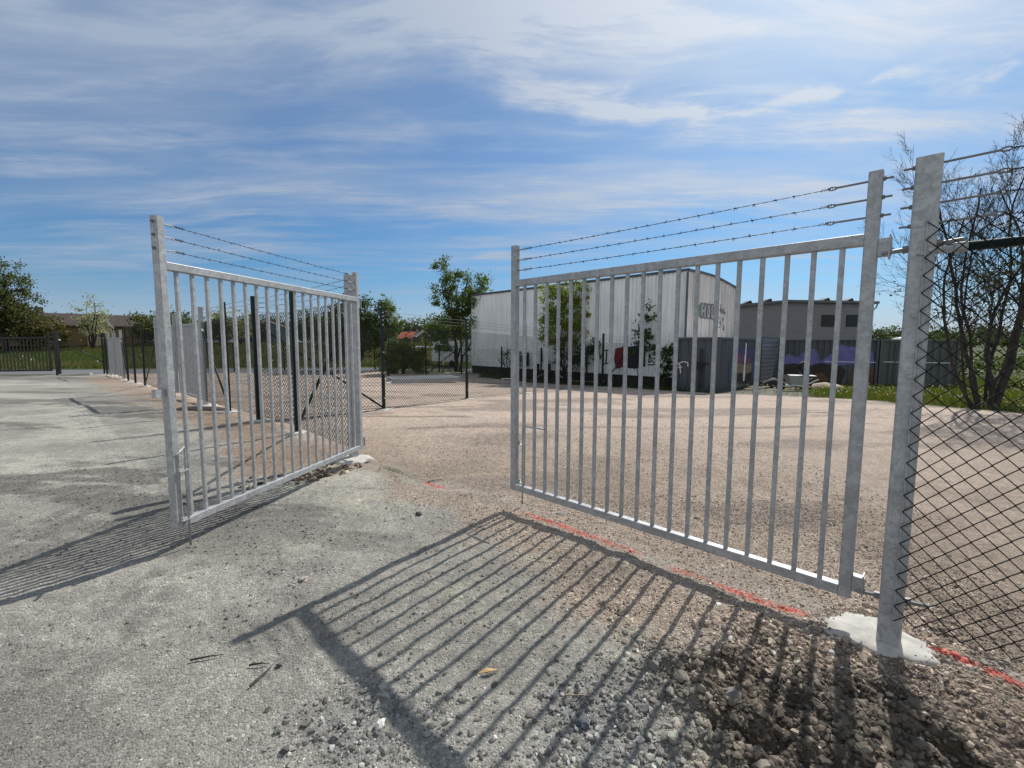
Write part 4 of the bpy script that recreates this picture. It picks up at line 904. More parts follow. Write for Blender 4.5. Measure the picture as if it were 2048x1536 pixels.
# ------------------------------------------------------------------ containers and what leans on them
def container(name, corner, ang, L, D, H, m, label, cat='container', front=None):
    g = gzf(*corner); root = empty(name, (corner[0], corner[1], g - 0.03), ang, label, cat)
    mb = MB(); ribbed(mb, 0.06, L - 0.06, 0.12, H - 0.09, 0.27, 0.035, 0.0); mb.build('side_panel', M[m], root)
    mb = MB(); N = int(D / 0.3); V = [(s, d) for i in range(N) for s, d in ((D * i / N, 0), (D * (i + .55) / N, 0), (D * (i + .65) / N, 0.03), (D * (i + .9) / N, 0.03))] + [(D, 0)]
    for xx, sg in ((0.03, 1), (L - 0.03, -1)):
        P = []; mb = MB()
        for s, d in V: P += [(xx + sg * d, s, 0.1), (xx + sg * d, s, H - 0.05)]
        mb.add(P, [(2 * i, 2 * i + 2, 2 * i + 3, 2 * i + 1) for i in range(len(V) - 1)]); mb.build('end_panel', M[m], root)
    mb = MB(); mb.add([(0, D, 0), (L, D, 0), (L, D, H), (0, D, H)], [(0, 1, 2, 3)]); mb.build('rear_panel', M[m], root)
    mb = MB()
    for x in (0.0, L):
        for y in (0.0, D): mb.bar((x, y, 0), (x, y, H), 0.1, 0.1, up=(0, 1, 0))
    for z in (0.06, H - 0.045):
        for y in (0.0, D): mb.bar((0.05, y, z), (L - 0.05, y, z), 0.085, 0.09)
        for x in (0.0, L): mb.bar((x, 0.05, z), (x, D - 0.05, z), 0.085, 0.09)
    mb.build('frame', M[m], root)
    mb = MB(); mb.box(0.02, L - 0.02, 0.02, D - 0.02, H - 0.01, H + 0.006); mb.build('roof', M['roofsheet'], root)
    return root
CA = np.array([8.18, 17.6]); SU = np.array([0.70, 0.714])        # near corner; long side runs back to the right
def painted_container():
    ang = math.atan2(SU[1], SU[0]); L, D, H = 5.4, 1.72, 2.21
    r = container('shipping_container', CA, ang, L, D, H, 'cont', 'dark grey container end-on beside the white hall, graffiti down its side')
    # paint on the long side (local -y face)
    f = lambda s, z, y: (s, -0.012 + y, z); y = -0.004
    a = MB(); patch(a, [(1.5, 1.75), (2.6, 1.8), (4.3, 1.72), (4.4, 1.3), (3.2, 1.1), (1.6, 1.2)], 0, f, -0.003); a.build('graffiti', M['paint_indigo'], r)
    a = MB(); patch(a, [(1.5, 1.3), (2.2, 1.55), (3.0, 1.45), (4.0, 1.25), (4.1, 0.9), (2.6, 0.78), (1.45, 0.9)], -0.006, f, -0.003); a.build('graffiti', M['paint_magenta'], r)
    a = MB(); patch(a, [(1.25, 1.2), (1.5, 1.3), (1.5, .45), (1.3, .3), (1.15, .6)], -0.006, f, -0.003); patch(a, [(4.1, 1.2), (4.5, 1.1), (4.5, .3), (4.2, .3)], -0.006, f, -0.003); a.build('graffiti', M['paint_blue'], r)
    a = MB(); patch(a, [(1.6, .95), (2.3, 1.1), (3.2, 1.0), (4.1, 1.05), (4.1, .62), (3.0, .55), (1.8, .6)], -0.012, f, -0.003); a.build('graffiti', M['paint_tan'], r)
    a = MB(); patch(a, [(1.5, .62), (2.4, .7), (3.4, .62), (4.2, .66), (4.1, .3), (3.4, .2), (2.4, .35), (1.7, .15)], -0.018, f, -0.003); a.build('graffiti', M['paint_umber'], r)
    a = MB(); patch(a, [(3.05, 1.98), (3.22, 1.98), (3.2, 1.4), (3.12, .75), (3.2, .62), (3.12, .3), (2.95, .3), (2.92, .65), (2.98, .8), (3.0, 1.4)], -0.024, f, -0.003); a.build('graffiti', M['paint_white'], r)
    # end with locking bars and a white tag
    fe = lambda s, z, y: (-0.012 - y, s, z)
    a = MB(); stroke(a, [(1.52, 1.02), (1.62, 1.12), (1.42, 1.2), (1.22, 1.18), (1.2, 1.02)], 0.035, 0.02, fe); stroke(a, [(1.56, 1.1), (1.5, .72)], 0.04, 0.02, fe); stroke(a, [(1.62, .95), (1.45, .97)], 0.03, 0.02, fe); a.build('graffiti', M['paint_white'], r)
    a = MB()
    for s in (0.62, 0.72): a = MB(); a.tube([(-0.05, s, 0.12), (-0.05, s, 1.75)], 0.02, 6); a.build('locking_bar', M['black'], r)
    a = MB(); a.bar((-0.06, 0.35, 1.15), (-0.06, 0.98, 1.18), 0.05, 0.05); a.bar((-0.06, 0.62, 1.0), (-0.06, 0.85, 1.1), 0.04, 0.3); a.build('lock_handle', M['black'], r)
painted_container()
MA = np.array([14.35, 23.75]); MUV = np.array([0.905, -0.425])
def mural_container():
    ang = math.atan2(MUV[1], MUV[0])
    r = container('shipping_container', MA, ang, 4.1, 2.2, 2.46, 'cont', 'dark container whose long side carries a violet and brown mural')
    f = lambda s, z, y: (s, -0.012 + y, z)
    a = MB(); patch(a, [(0.1, 1.45), (0.35, 1.7), (0.7, 1.5), (1.0, 1.75), (1.3, 2.0), (1.6, 1.9), (1.75, 1.3), (2.0, 1.5), (2.4, 1.95), (2.6, 2.2), (2.85, 2.1), (3.3, 2.05), (3.9, 1.85), (4.0, 1.35), (2.5, 1.1), (1.2, 1.1), (0.1, 1.05)], 0, f, -0.003); a.build('graffiti', M['paint_violet'], r)
    a = MB(); patch(a, [(0.1, 1.1), (0.6, 1.2), (1.2, 1.05), (1.8, 1.25), (2.6, 1.1), (2.9, .9), (2.7, .2), (1.4, .15), (.2, .2)], -0.006, f, -0.003); a.build('graffiti', M['paint_umber'], r)
    a = MB(); patch(a, [(3.1, .95), (4.0, 1.0), (4.0, .15), (3.0, .15)], -0.006, f, -0.003); patch(a, [(1.3, .6), (1.9, .75), (2.2, .35), (1.4, .2)], -0.012, f, -0.003); a.build('graffiti', M['paint_brown'], r)
    a = MB(); a.box(1.95, 4.05, -0.05, -0.032, 1.30, 1.33); a.build('rail', M['white'], r)
mural_container()
p_ = MA + MUV * 4.25
gc = container('shipping_container', p_, math.atan2(MUV[1], MUV[0]), 2.85, 2.2, 2.36, 'cont_green', 'plain green-grey container standing at the right end of the row')
mb = MB(); mb.box(0.1, 2.75, -0.05, -0.033, 1.26, 1.29); mb.build('rail', M['white'], gc)
for x in (0.55, 1.15): mb = MB(); mb.tube([(x, -0.05, 0.15), (x, -0.05, 2.2)], 0.025, 6); mb.build('locking_bar', M['trim'], gc)
def louvred_gate():
    a = CA + SU * 5.45; b = MA - MUV * 0.05; d = b - a; L = float(np.linalg.norm(d)); g = gzf(*a)
    r = empty('louvred_screen', (a[0], a[1], g), math.atan2(d[1], d[0]), 'dark louvred metal screen closing the gap between the painted containers', 'screen')
    mb = MB()
    for i in range(11): z = 0.25 + i * 0.19; mb.add([(0.08, 0.03, z + 0.17), (L - 0.05, 0.03, z + 0.17), (L - 0.05, -0.02, z), (0.08, -0.02, z)], [(3, 2, 1, 0)]); mb.bar((0.08, -0.02, z), (L - 0.05, -0.02, z), 0.02, 0.02)
    mb.build('louvres', M['cont'], r); mb = MB()
    for x in (0.04, L - 0.03): mb.bar((x, 0, 0), (x, 0, 2.42), 0.08, 0.08, up=(0, 1, 0))
    mb.bar((0.08, 0, 2.39), (L - 0.07, 0, 2.39), 0.06, 0.06); mb.build('frame', M['black'], r)
louvred_gate()
def tyre_mesh():
    mb = MB(); mb.lathe((0, 0, 0), [(0.20, -0.08), (0.27, -0.10), (0.315, -0.09), (0.325, 0), (0.315, 0.09), (0.27, 0.10), (0.20, 0.08), (0.195, 0), (0.20, -0.08)], 28); return mb
tx, ty = 13.0, 19.75; tz = gzf(tx, ty)
t0 = None
for i, lab in enumerate(('black tyre lying lowest in the stack beside the wheelbarrow', 'black tyre lying in the middle of the stack beside the wheelbarrow', 'black tyre lying under the white board, above two others')):
    if t0 is None: t0 = tyre_mesh().build('tyre', M['rubber'], None, True); o = t0
    else: o = t0.copy(); COL.objects.link(o)
    o.location = (tx + 0.02 * i, ty, tz + 0.10 + 0.2 * i); tag(o, lab, 'tyre', 'old tyres by the mural')
mb = MB(); mb.box(-0.5, 0.5, -0.28, 0.28, 0, 0.03); bo = tag(mb.build('board', M['white']), 'white board lying on the stack of black tyres', 'board'); bo.location = (tx - 0.1, ty, tz + 0.60); bo.rotation_euler = (0, 0, -0.3)
o = t0.copy(); COL.objects.link(o); o.location = (tx + 0.05, ty + 0.02, tz + 0.63 + 0.31); o.rotation_euler = (R(75), 0, R(20)); tag(o, 'worn tyre standing upright on the white board before the mural', 'tyre', 'old tyres by the mural')
def wheelbarrow():
    x, y = 11.95, 18.55; r = empty('wheelbarrow', (x, y, gzf(x, y)), R(-8), 'pale grey wheelbarrow standing among the weeds in front of the mural', 'wheelbarrow')
    T = [(-0.48, -0.3, 0.68), (0.42, -0.3, 0.55), (0.42, 0.3, 0.55), (-0.48, 0.3, 0.68)]; B = [(-0.28, -0.17, 0.26), (0.18, -0.17, 0.24), (0.18, 0.17, 0.24), (-0.28, 0.17, 0.26)]
    mb = MB(); mb.add(T + B, [(0, 1, 5, 4), (1, 2, 6, 5), (2, 3, 7, 6), (3, 0, 4, 7), (4, 5, 6, 7)]); mb.build('tray', M['panel_grey'], r)
    for s in (-1, 1):
        mb = MB(); mb.tube([(-0.62, s * 0.06, 0.2), (-0.3, s * 0.18, 0.24), (0.2, s * 0.2, 0.24), (0.7, s * 0.26, 0.52)], 0.018, 8); mb.build('handle', M['white'], r)
        mb = MB(); mb.tube([(0.1, s * 0.2, 0.25), (0.2, s * 0.22, 0.02), (0.32, s * 0.22, 0.02)], 0.016, 6); mb.build('leg', M['white'], r)
    mb = MB(); mb.lathe((-0.62, 0, 0.19), [(0.10, -0.03), (0.17, -0.04), (0.19, 0), (0.17, 0.04), (0.10, 0.03)], 20, 'y'); w = mb.build('wheel', M['rubber'], r, True)
wheelbarrow()
def mound(name, x, y, rx, ry, h, m, label, cat, seed):
    n = 26; V = []; F = []
    for i in range(9):
        q = 1 - i / 8
        for j in range(n):
            t = 2 * math.pi * j / n; k = 1 + 0.22 * (vnoise(np.array([math.cos(t) * 2 + seed]), np.array([math.sin(t) * 2]), seed)[0] - 0.5)
            X, Y = math.cos(t) * rx * q * k, math.sin(t) * ry * q * k
            V.append((X, Y, h * (1 - q ** 2) * (0.75 + 0.5 * vnoise(np.array([X * 4 + 9]), np.array([Y * 4]), seed)[0]) - 0.03 * (i == 0)))
    for i in range(8):
        for j in range(n): F.append((i * n + j, i * n + (j + 1) % n, (i + 1) * n + (j + 1) % n, (i + 1) * n + j))
    o = MB().add(V, F).build(name, M[m], None, True); o.location = (x, y, gzf(x, y)); tag(o, label, cat); return o
mound('tarpaulin', 12.3, 20.9, 0.95, 0.5, 0.42, 'rubber', 'crumpled black tarpaulin heap at the foot of the louvred screen', 'tarpaulin', 3)
mound('earth_mound', 14.2, 20.0, 0.9, 0.6, 0.3, 'wood', 'low brown earth mound beside the black tyres', 'mound', 5)
mound('earth_mound', -7.4, 10.55, 0.75, 0.25, 0.10, 'darkwood', 'low dark clod ridge at the foot of the first closed gate', 'mound', 9)
a, b = CA + np.array([0.5, -0.35]), CA + SU * 4.6 + np.array([0.45, -0.45])
mb = MB(); mb.bar((a[0] + .9, a[1] + .9, gzf(*a) + 0.06), (b[0], b[1], gzf(*b) + 0.06), 0.12, 0.05); tag(mb.build('plank', M['wood']), 'long pale plank lying beside the painted side of the container', 'plank')

# ------------------------------------------------------------------ steel lying in the yard
def panel_stack():
    x, y = -4.5, 22.1; r = empty('gate_panel_stack', (x, y, gzf(x, y) + 0.02), math.atan2(1.35, 2.7), 'flat stack of galvanized gate panels lying on the yard gravel', 'gate panels')
    for k in range(3):
        z = 0.06 + k * 0.07; mb = MB(); o = 0.05 * k
        for y0 in (-0.85, 0.85): mb.bar((-1.6 + o, y0, z), (1.6 + o, y0, z), 0.06, 0.06)
        for i in range(25): xx = -1.6 + o + i * 3.2 / 24; mb.bar((xx, -0.82, z), (xx, 0.82, z), 0.06 if i in (0, 24) else 0.03, 0.05)
        mb.build('panel', M['galv_far'], r)
panel_stack()
mound('plastic_sheet', -5.55, 20.95, 0.5, 0.25, 0.10, 'white', 'crumpled white plastic sheet at the near corner of the stacked panels', 'plastic sheet', 12)
def trestle():
    x, y = -0.12, 19.9; r = empty('trestle', (x, y, gzf(x, y)), R(10), 'small pale steel trestle on the gravel near the hall', 'trestle')
    mb = MB(); mb.box(-0.36, 0.36, -0.04, 0.04, 0.33, 0.36); mb.build('top', M['white'], r)
    for x0 in (-0.30, 0.30): mb = MB(); mb.tube([(x0 - 0.03, -0.18, 0.0), (x0, 0, 0.33), (x0 - 0.03, 0.18, 0.0)], 0.014, 6); mb.build('leg', M['galv_far'], r)
    mb = MB(); mb.box(0.05, 0.4, -0.16, -0.03, 0.12, 0.15); mb.build('shelf', M['white'], r)
trestle()
def caravan():
    x, y = -5.35, 37.0; r = empty('caravan', (x, y, gzf(x, y) + 0.15), R(-32), 'white caravan with a dark front window behind the rear fence', 'caravan')
    P = [(-0.9, 0.35), (-0.95, 0.9), (-0.85, 1.5), (-0.6, 1.95), (-0.2, 2.15), (3.2, 2.15), (3.3, 0.35)]
    n = len(P); V = [(a, yy, z) for yy in (-0.95, 0.95) for a, z in P]
    mb = MB(); mb.add(V, [tuple(range(n)), tuple(range(2 * n - 1, n - 1, -1))] + [(i, n + i, n + (i + 1) % n, (i + 1) % n) for i in range(n)]); mb.build('body', M['white'], r)
    mb = MB(); mb.box(-0.5, 1.0, -0.962, -0.952, 1.15, 1.65); mb.build('window', M['glass'], r)
    mb = MB(); mb.lathe((1.2, -0.96, 0.18), [(0.0, 0), (0.2, 0), (0.32, 0.02), (0.33, 0.18)], 20, 'y'); mb.build('wheel', M['rubber'], r)
caravan()

# ------------------------------------------------------------------ buildings further off
def house(name, x, y, rz, w, d, h, rh, wall, roof, label, wins=(), chimney=None, gable='x', over=0.35, base=None):
    g = gzf(x, y) if base is None else base; r = empty(name, (x, y, g - 0.1), rz, label, 'house')
    mb = MB()
    mb.add([(-w / 2, -d / 2, 0), (w / 2, -d / 2, 0), (w / 2, d / 2, 0), (-w / 2, d / 2, 0), (-w / 2, -d / 2, h), (w / 2, -d / 2, h), (w / 2, d / 2, h), (-w / 2, d / 2, h)], [(0, 1, 5, 4), (1, 2, 6, 5), (2, 3, 7, 6), (3, 0, 4, 7)])
    if gable == 'x': mb.add([(-w / 2, -d / 2, h), (-w / 2, d / 2, h), (-w / 2, 0, h + rh), (w / 2, -d / 2, h), (w / 2, d / 2, h), (w / 2, 0, h + rh)], [(1, 0, 2), (3, 4, 5)])
    else: mb.add([(-w / 2, -d / 2, h), (w / 2, -d / 2, h), (0, -d / 2, h + rh), (-w / 2, d / 2, h), (w / 2, d / 2, h), (0, d / 2, h + rh)], [(0, 1, 2), (4, 3, 5)])
    mb.build('wall', wall, r); mb = MB(); t = 0.14
    L, H = (w / 2 + over, d / 2) if gable == 'x' else (d / 2 + over, w / 2); sl = rh / H; e = H + over
    for s in (-1, 1):
        q = [(-L, s * e, h - over * sl), (L, s * e, h - over * sl), (L, 0, h + rh), (-L, 0, h + rh)]
        if gable != 'x': q = [(b_, a_, c_) for a_, b_, c_ in q]
        mb.add(q + [(a_, b_, c_ + t) for a_, b_, c_ in q], [(0, 1, 2, 3), (7, 6, 5, 4), (0, 4, 5, 1), (1, 5, 6, 2), (2, 6, 7, 3), (3, 7, 4, 0)])
    rf = mb.build('roof', roof, r)
    if gable != 'x':
        mb = MB()
        for s in (-1, 1): mb.bar((s * e, -L - 0.01, h - over * sl + 0.05), (0, -L - 0.01, h + rh + 0.05), 0.05, 0.22)
        mb.build('barge_board', M['white'], rf)
    for (cx, cz, ww, hh) in wins:
        mb = MB(); mb.box(cx - ww / 2 - 0.08, cx + ww / 2 + 0.08, -d / 2 - 0.04, -d / 2 - 0.002, cz - hh / 2 - 0.08, cz + hh / 2 + 0.08); f = mb.build('window', M['white'], r)
        mb = MB(); mb.box(cx - ww / 2, cx + ww / 2, -d / 2 - 0.05, -d / 2 - 0.042, cz - hh / 2, cz + hh / 2); mb.build('pane', M['glass'], f)
    if chimney: mb = MB(); cx, cw, ct = chimney; mb.box(cx - cw / 2, cx + cw / 2, -0.3, 0.3, h + rh - 0.5, ct); mb.build('chimney', M['trim'], rf)
    return r
darkwall = simple('dark_brown_boards', (0.09, 0.07, 0.055), 0.8, 0, 0.2, 4, 0); brick = simple('yellow_brick', (0.30, 0.215, 0.125), 0.85, 0, 0.15, 30, 0.1); redroof = simple('red_tile_roof', (0.42, 0.115, 0.06), 0.8, 0, 0.3, 6, 0.2); brownroof = simple('brown_tile_roof', (0.048, 0.034, 0.029), 0.8, 0, 0.2, 4, 0.1)
blueboard = simple('blue_boards', (0.12, 0.20, 0.27), 0.7, 0, 0.12, 3, 0); cream = simple('cream_render', (0.50, 0.40, 0.27), 0.8, 0, 0.1, 2, 0); slate = simple('slate_roof', (0.13, 0.135, 0.145), 0.7, 0, 0.15, 4, 0)
house('brick_house', -57, 57.5, R(42), 15, 9, 2.5, 1.5, brick, brownroof, 'long low yellow brick house under a brown tiled roof behind the big tree', [(-1.5, 1.6, 1.1, 0.9), (3.0, 1.6, 1.1, 0.9), (-5, 1.6, 1.1, 0.9)], (-2.5, 0.7, 4.8))
house('gabled_house', -52.6, 57.2, R(38), 2.3, 4.5, 2.5, 1.5, cream, slate, 'narrow cream gabled house end beside the brick house', [(0.2, 1.6, 0.5, 0.9)], None, 'y', 0.2)
house('garden_shed', -37.4, 69.0, R(20), 6.6, 5, 2.3, 1.15, blueboard, slate, 'pale blue gabled shed in front of distant dark trees', [], None, 'y')
house('tiled_house', -27.8, 120, R(-14), 3.6, 5, 1.5, 1.6, darkwall, redroof, 'small house with an orange-red tiled roof beyond the bush', [(1.0, 1.0, 0.8, 0.8)], (0.4, 0.4, 3.7))
house('dark_house', -23.6, 116, R(24), 3.4, 5, 1.9, 1.3, darkwall, slate, 'house with a dark slate gable behind the birch', [], None, 'y')
mb = MB(); mb.box(-1.5, 1.5, -0.9, 0.9, 1.5, 1.62); o = empty('carport', (-7.2, 39.5, gzf(-7.2, 39.5)), R(-10), 'pale flat carport roof behind the bush and caravan', 'carport'); mb.build('roof', M['white'], o)
for sx in (-1.35, 1.35):
    for sy in (-0.8, 0.8): mb = MB(); mb.bar((sx, sy, 0), (sx, sy, 1.5), 0.1, 0.1, up=(0, 1, 0)); mb.build('post', M['white'], o)
def grey_hall():
    y = 47.0; g = gzf(24, y); r = empty('factory_hall', (23.2, y, g), R(-5), 'grey board-clad hall with two dark windows behind the containers', 'building')
    top = [(0, 5.42), (5.2, 5.92), (13.5, 5.72)]; D = 12
    mb = MB(); mb.add([(0, 0, -1), (13.5, 0, -1)] + [(x, 0, z) for x, z in top[::-1]], [(0, 1, 2, 3, 4)]); mb.add([(13.5, 0, -1), (13.5, D, -1), (13.5, D, 5.57), (13.5, 0, 5.57), (0, 0, -1), (0, D, -1), (0, D, 5.57), (0, 0, 5.57)], [(0, 1, 2, 3), (5, 4, 7, 6)])
    mb.build('wall', M['eternit'], r)
    mb = MB()
    for (a, za), (b, zb) in zip(top[:-1], top[1:]): mb.add([(a - 0.2 * (a == 0), -0.35, za + 0.02), (b + 0.5 * (b > 13), -0.35, zb + 0.02), (b + 0.5 * (b > 13), D, zb + 0.02), (a - 0.2 * (a == 0), D, za + 0.02), (a - 0.2 * (a == 0), -0.35, za + 0.26), (b + 0.5 * (b > 13), -0.35, zb + 0.26), (b + 0.5 * (b > 13), D, zb + 0.26), (a - 0.2 * (a == 0), D, za + 0.26)], [(3, 2, 1, 0), (4, 5, 6, 7), (0, 1, 5, 4), (1, 2, 6, 5), (2, 3, 7, 6), (3, 0, 4, 7)])
    rf = mb.build('roof', M['trim'], r)
    for x in (1.6, 3.6, 9.3, 11.6):
        z = float(np.interp(x, [p[0] for p in top], [p[1] for p in top])) + 0.26
        mb = MB(); mb.add([(x - 0.6, 0.3, z - 0.02), (x + 0.4, 0.3, z - 0.02), (x + 0.2, 0.3, z + 0.36), (x - 0.6, 1.6, z - 0.02), (x + 0.4, 1.6, z - 0.02), (x + 0.2, 1.6, z + 0.36)], [(0, 1, 2), (5, 4, 3), (0, 2, 5, 3), (1, 4, 5, 2), (0, 3, 4, 1)]); mb.build('skylight', M['black'], rf)
    for x in (9.45, 11.85):
        mb = MB(); mb.box(x - 0.72, x + 0.72, -0.05, -0.003, 3.45, 4.65); w = mb.build('window', M['black'], r); mb = MB(); mb.box(x - 0.62, x + 0.62, -0.06, -0.052, 3.55, 4.55); mb.build('pane', M['glass'], w)
    mb = MB(); mb.tube([(13.9, -0.2, 5.72), (13.85, -0.16, 5.4), (13.58, -0.12, 5.1), (13.58, -0.12, -0.8)], 0.06, 8); mb.build('downpipe', M['trim'], r)
grey_hall()
o = empty('white_silo', (38.2, 43.5, gzf(38.2, 43.5)), 0, 'pale rounded tank just showing past the fence post', 'tank'); mb = MB(); mb.lathe((0, 0, 0), [(1.0, 0), (1.0, 2.3), (0.85, 2.55), (0.0, 2.7)], 24); mb.build('shell', M['white'], o, True)

# ------------------------------------------------------------------ vegetation
def leaves(name, P, size, m, parent, flat=0.0):
    n = len(P); Rm = rotm(n); s = size * rng.uniform(0.6, 1.35, n)
    q = np.array([(-0.5, 0, 0), (0, -0.36, 0.08), (0.55, 0, 0), (0, 0.36, 0.08)])
    V = np.einsum('nij,vj->nvi', Rm, q) * s[:, None, None] + P[:, None]
    F = np.arange(n * 4).reshape(n, 4); return bulk(name, V.reshape(-1, 3), F, m, parent)
def in_ell(n, c, r, p=0.45):
    d = rng.normal(size=(n, 3)); d /= np.linalg.norm(d, axis=1)[:, None]; u = rng.uniform(size=(n, 1)) ** p; return np.array(c) + d * u * np.array(r)
def limb(mb, a, b, r0, r1, wob=0.06, n=5):
    a = Vector(a); b = Vector(b); L = (b - a).length; pts = []
    for i in range(n + 1):
        t = i / n; p = a.lerp(b, t); k = wob * L * math.sin(math.pi * t)
        pts.append(p + Vector((random.gauss(0, .5), random.gauss(0, .5), random.gauss(0, .35))) * k * 0.7)
    mb.tube(pts, r0, 6, r1); return pts
def tree(name, label, x, y, stems, blobs, n, size, m, bark='bark', clumps=40, cr=0.28, group='trees around the yard', r0=0.09, twigs=26, cat='tree', p=0.45):
    """stems: tips (dx,dy,z) reached from the base; blobs: (cx,cy,cz,rx,ry,rz,weight) ellipsoids of foliage"""
    r = empty(name, (x, y, gzf(x, y) - 0.05), 0, label, cat, group)
    mb = MB(); nodes = []
    for (dx, dy, z) in stems: nodes += limb(mb, (random.gauss(0, r0), random.gauss(0, r0), 0), (dx, dy, z), r0, r0 * 0.22, 0.07, 7)[2:]
    W = np.array([b[6] for b in blobs], float); W /= W.sum(); C = []
    for b, w in zip(blobs, W): C.append(in_ell(max(3, int(clumps * w)), b[:3], b[3:6], p))
    C = np.concatenate(C)
    N = np.array([q[:] for q in nodes])
    for c in C[:: max(1, len(C) // max(1, twigs))]:
        d = np.linalg.norm(N - c, axis=1) + np.where(N[:, 2] > c[2], 1.0, 0) ; k = N[int(np.argmin(d))]; limb(mb, k, c, r0 * 0.24, r0 * 0.06, 0.09, 4)
    mb.build('trunk', M[bark], r, True)
    idx = rng.integers(0, len(C), n); wgt = rng.uniform(0.5, 1.5, len(C)); idx = rng.choice(len(C), n, p=wgt / wgt.sum())
    P = C[idx] + rng.normal(0, 1, (n, 3)) * cr * rng.uniform(0.5, 1.2, (len(C), 1))[idx] * np.array([1, 1, 0.8])
    P = P[P[:, 2] > 0.05]; leaves('crown', P, size, M[m], r); return r
# by the hall
tree('birch_tree', 'tall airy birch of several stems at the left end of the white hall', -3.85, 30.9, [(-0.7, 0, 7.6), (0.9, 0.2, 6.8), (0.2, -.2, 6.2), (1.6, 0, 3.8)],
     [(-0.64, 0, 6.5, 1.04, 0.8, 1.5, 2.0), (-0.45, 0, 4.2, 1.46, 1.1, 1.8, 3.0), (1.24, 0, 5.6, 1.04, 0.8, 1.4, 2.0), (0.93, 0, 3.4, 1.46, 1.1, 1.7, 2.6), (2.67, 0, 3.8, 0.98, 0.8, 1.5, 1.5), (2.8, -0.2, 1.8, 1.46, 0.8, 0.9, 1.7), (-0.95, 0, 2.4, 1.59, 0.9, 1.2, 1.8), (0.8, 0, 4.6, 1.83, 1.0, 1.2, 2.0)], 19000, 0.13, 'leaf_birch', 'bark', 210, 0.24, twigs=90)
tree('maple_tree', 'bushy yellow-green maple standing close to the white ribbed wall', 2.62, 23.55, [(-0.5, 0, 5.2), (0.0, 0, 5.6), (0.6, 0.1, 5.0), (1.1, 0, 4.0)],
     [(-0.55, 0, 4.2, 0.75, 0.55, 1.4, 2), (0.35, 0, 4.4, 0.8, 0.55, 1.3, 2), (-0.25, 0, 2.7, 1.0, 0.6, 1.0, 2), (1.15, 0, 4.3, 0.35, 0.4, 0.8, 0.6), (0.5, 0, 2.8, 0.8, 0.6, 1.0, 1.4)], 5200, 0.13, 'leaf_maple', 'bark', 110, 0.17, r0=0.05, twigs=50)
tree('elder_shrub', 'dark leafy shrub growing low among the maple stems', 3.0, 23.1, [(0.2, 0, 2.0), (0.8, 0, 2.2), (-.5, 0, 1.6)], [(0.1, 0, 1.4, 0.9, 0.5, 0.8, 2), (0.95, 0, 1.9, 0.7, 0.4, 0.5, 1.4)], 1100, 0.14, 'leaf_dark', 'bark', 30, 0.18, 'shrubs along the white hall', 0.03, 20, 'shrub')
tree('sapling', 'tall narrow leafy sapling beside the red and black graffiti', 5.95, 20.5, [(0.1, 0, 3.6), (-0.3, 0, 2.8), (0.45, 0, 3.2)], [(0.25, 0, 3.0, 0.4, 0.3, 0.9, 1.2), (-0.15, 0, 2.2, 0.55, 0.4, 0.8, 1.3), (0.6, 0, 1.9, 0.4, 0.3, 0.5, 0.6)], 780, 0.13, 'leaf_dark', 'bark', 34, 0.13, 'shrubs along the white hall', 0.025, 24, 'sapling')
tree('sapling', 'small dark sapling between the hall corner and the dark container', 6.85, 19.55, [(0.05, 0, 2.5), (-0.2, 0, 1.7)], [(0.0, 0, 1.9, 0.25, 0.2, 0.5, 0.7), (-0.05, 0, 1.1, 0.4, 0.3, 0.65, 1.2)], 520, 0.12, 'leaf_dark', 'bark', 22, 0.12, 'shrubs along the white hall', 0.02, 14, 'sapling')
tree('shrub', 'thin bare-stemmed shrub by the white wall left of the ventilation box', -0.35, 27.3, [(-.3, 0, 1.9), (.1, 0, 2.3), (.4, 0, 1.7)], [(0, 0, 1.2, 0.5, 0.3, 0.8, 1)], 160, 0.10, 'leaf_dark', 'bark', 16, 0.14, 'shrubs along the white hall', 0.03, 16, 'shrub')
# behind the yard, left of the hall
tree('dense_tree', 'dense dark tree behind the left gate leaf and its hinge post', -11.0, 31.0, [(-0.6, 0, 4.2), (0.6, 0, 4.6), (1.4, 0, 3.6), (-1.5, 0, 3.0)],
     [(-0.3, 0, 3.4, 1.5, 1.2, 2.0, 3), (-1.5, 0, 2.5, 1.3, 1.1, 1.8, 2.4), (1.0, 0, 3.3, 1.3, 1.1, 2.0, 2.8), (0.2, 0, 1.5, 2.2, 1.2, 1.0, 2.2)], 17000, 0.14, 'leaf_dark', 'bark', 200, 0.24)
tree('birch_tree', 'slender pale birch standing right of the dense dark tree', -8.75, 31.4, [(0, 0, 5.2), (0.5, 0, 4.3), (-.3, 0, 4.2)], [(0.0, 0, 4.4, 0.7, 0.6, 1.0, 1.3), (0.3, 0, 3.2, 0.9, 0.7, 1.3, 2), (0.1, 0, 2.0, 0.8, 0.7, 0.9, 1)], 4200, 0.11, 'leaf_birch', 'palebark', 110, 0.17, r0=0.05, twigs=50)
tree('bush', 'dense green bush in front of the caravan', -6.9, 28.3, [(-.6, 0, 1.4), (.6, 0, 1.5), (0, 0, 1.7)], [(-0.7, 0, 1.0, 1.1, 0.8, 1.0, 2), (0.35, 0, 1.1, 1.1, 0.8, 1.0, 2), (-0.3, 0, 1.8, 0.9, 0.6, 0.6, 1.1), (1.2, 0, 0.8, 0.7, 0.6, 0.7, 0.8)], 9500, 0.11, 'leaf_birch', 'bark', 90, 0.18, 'shrubs along the rear fence', 0.05, 20, 'bush')
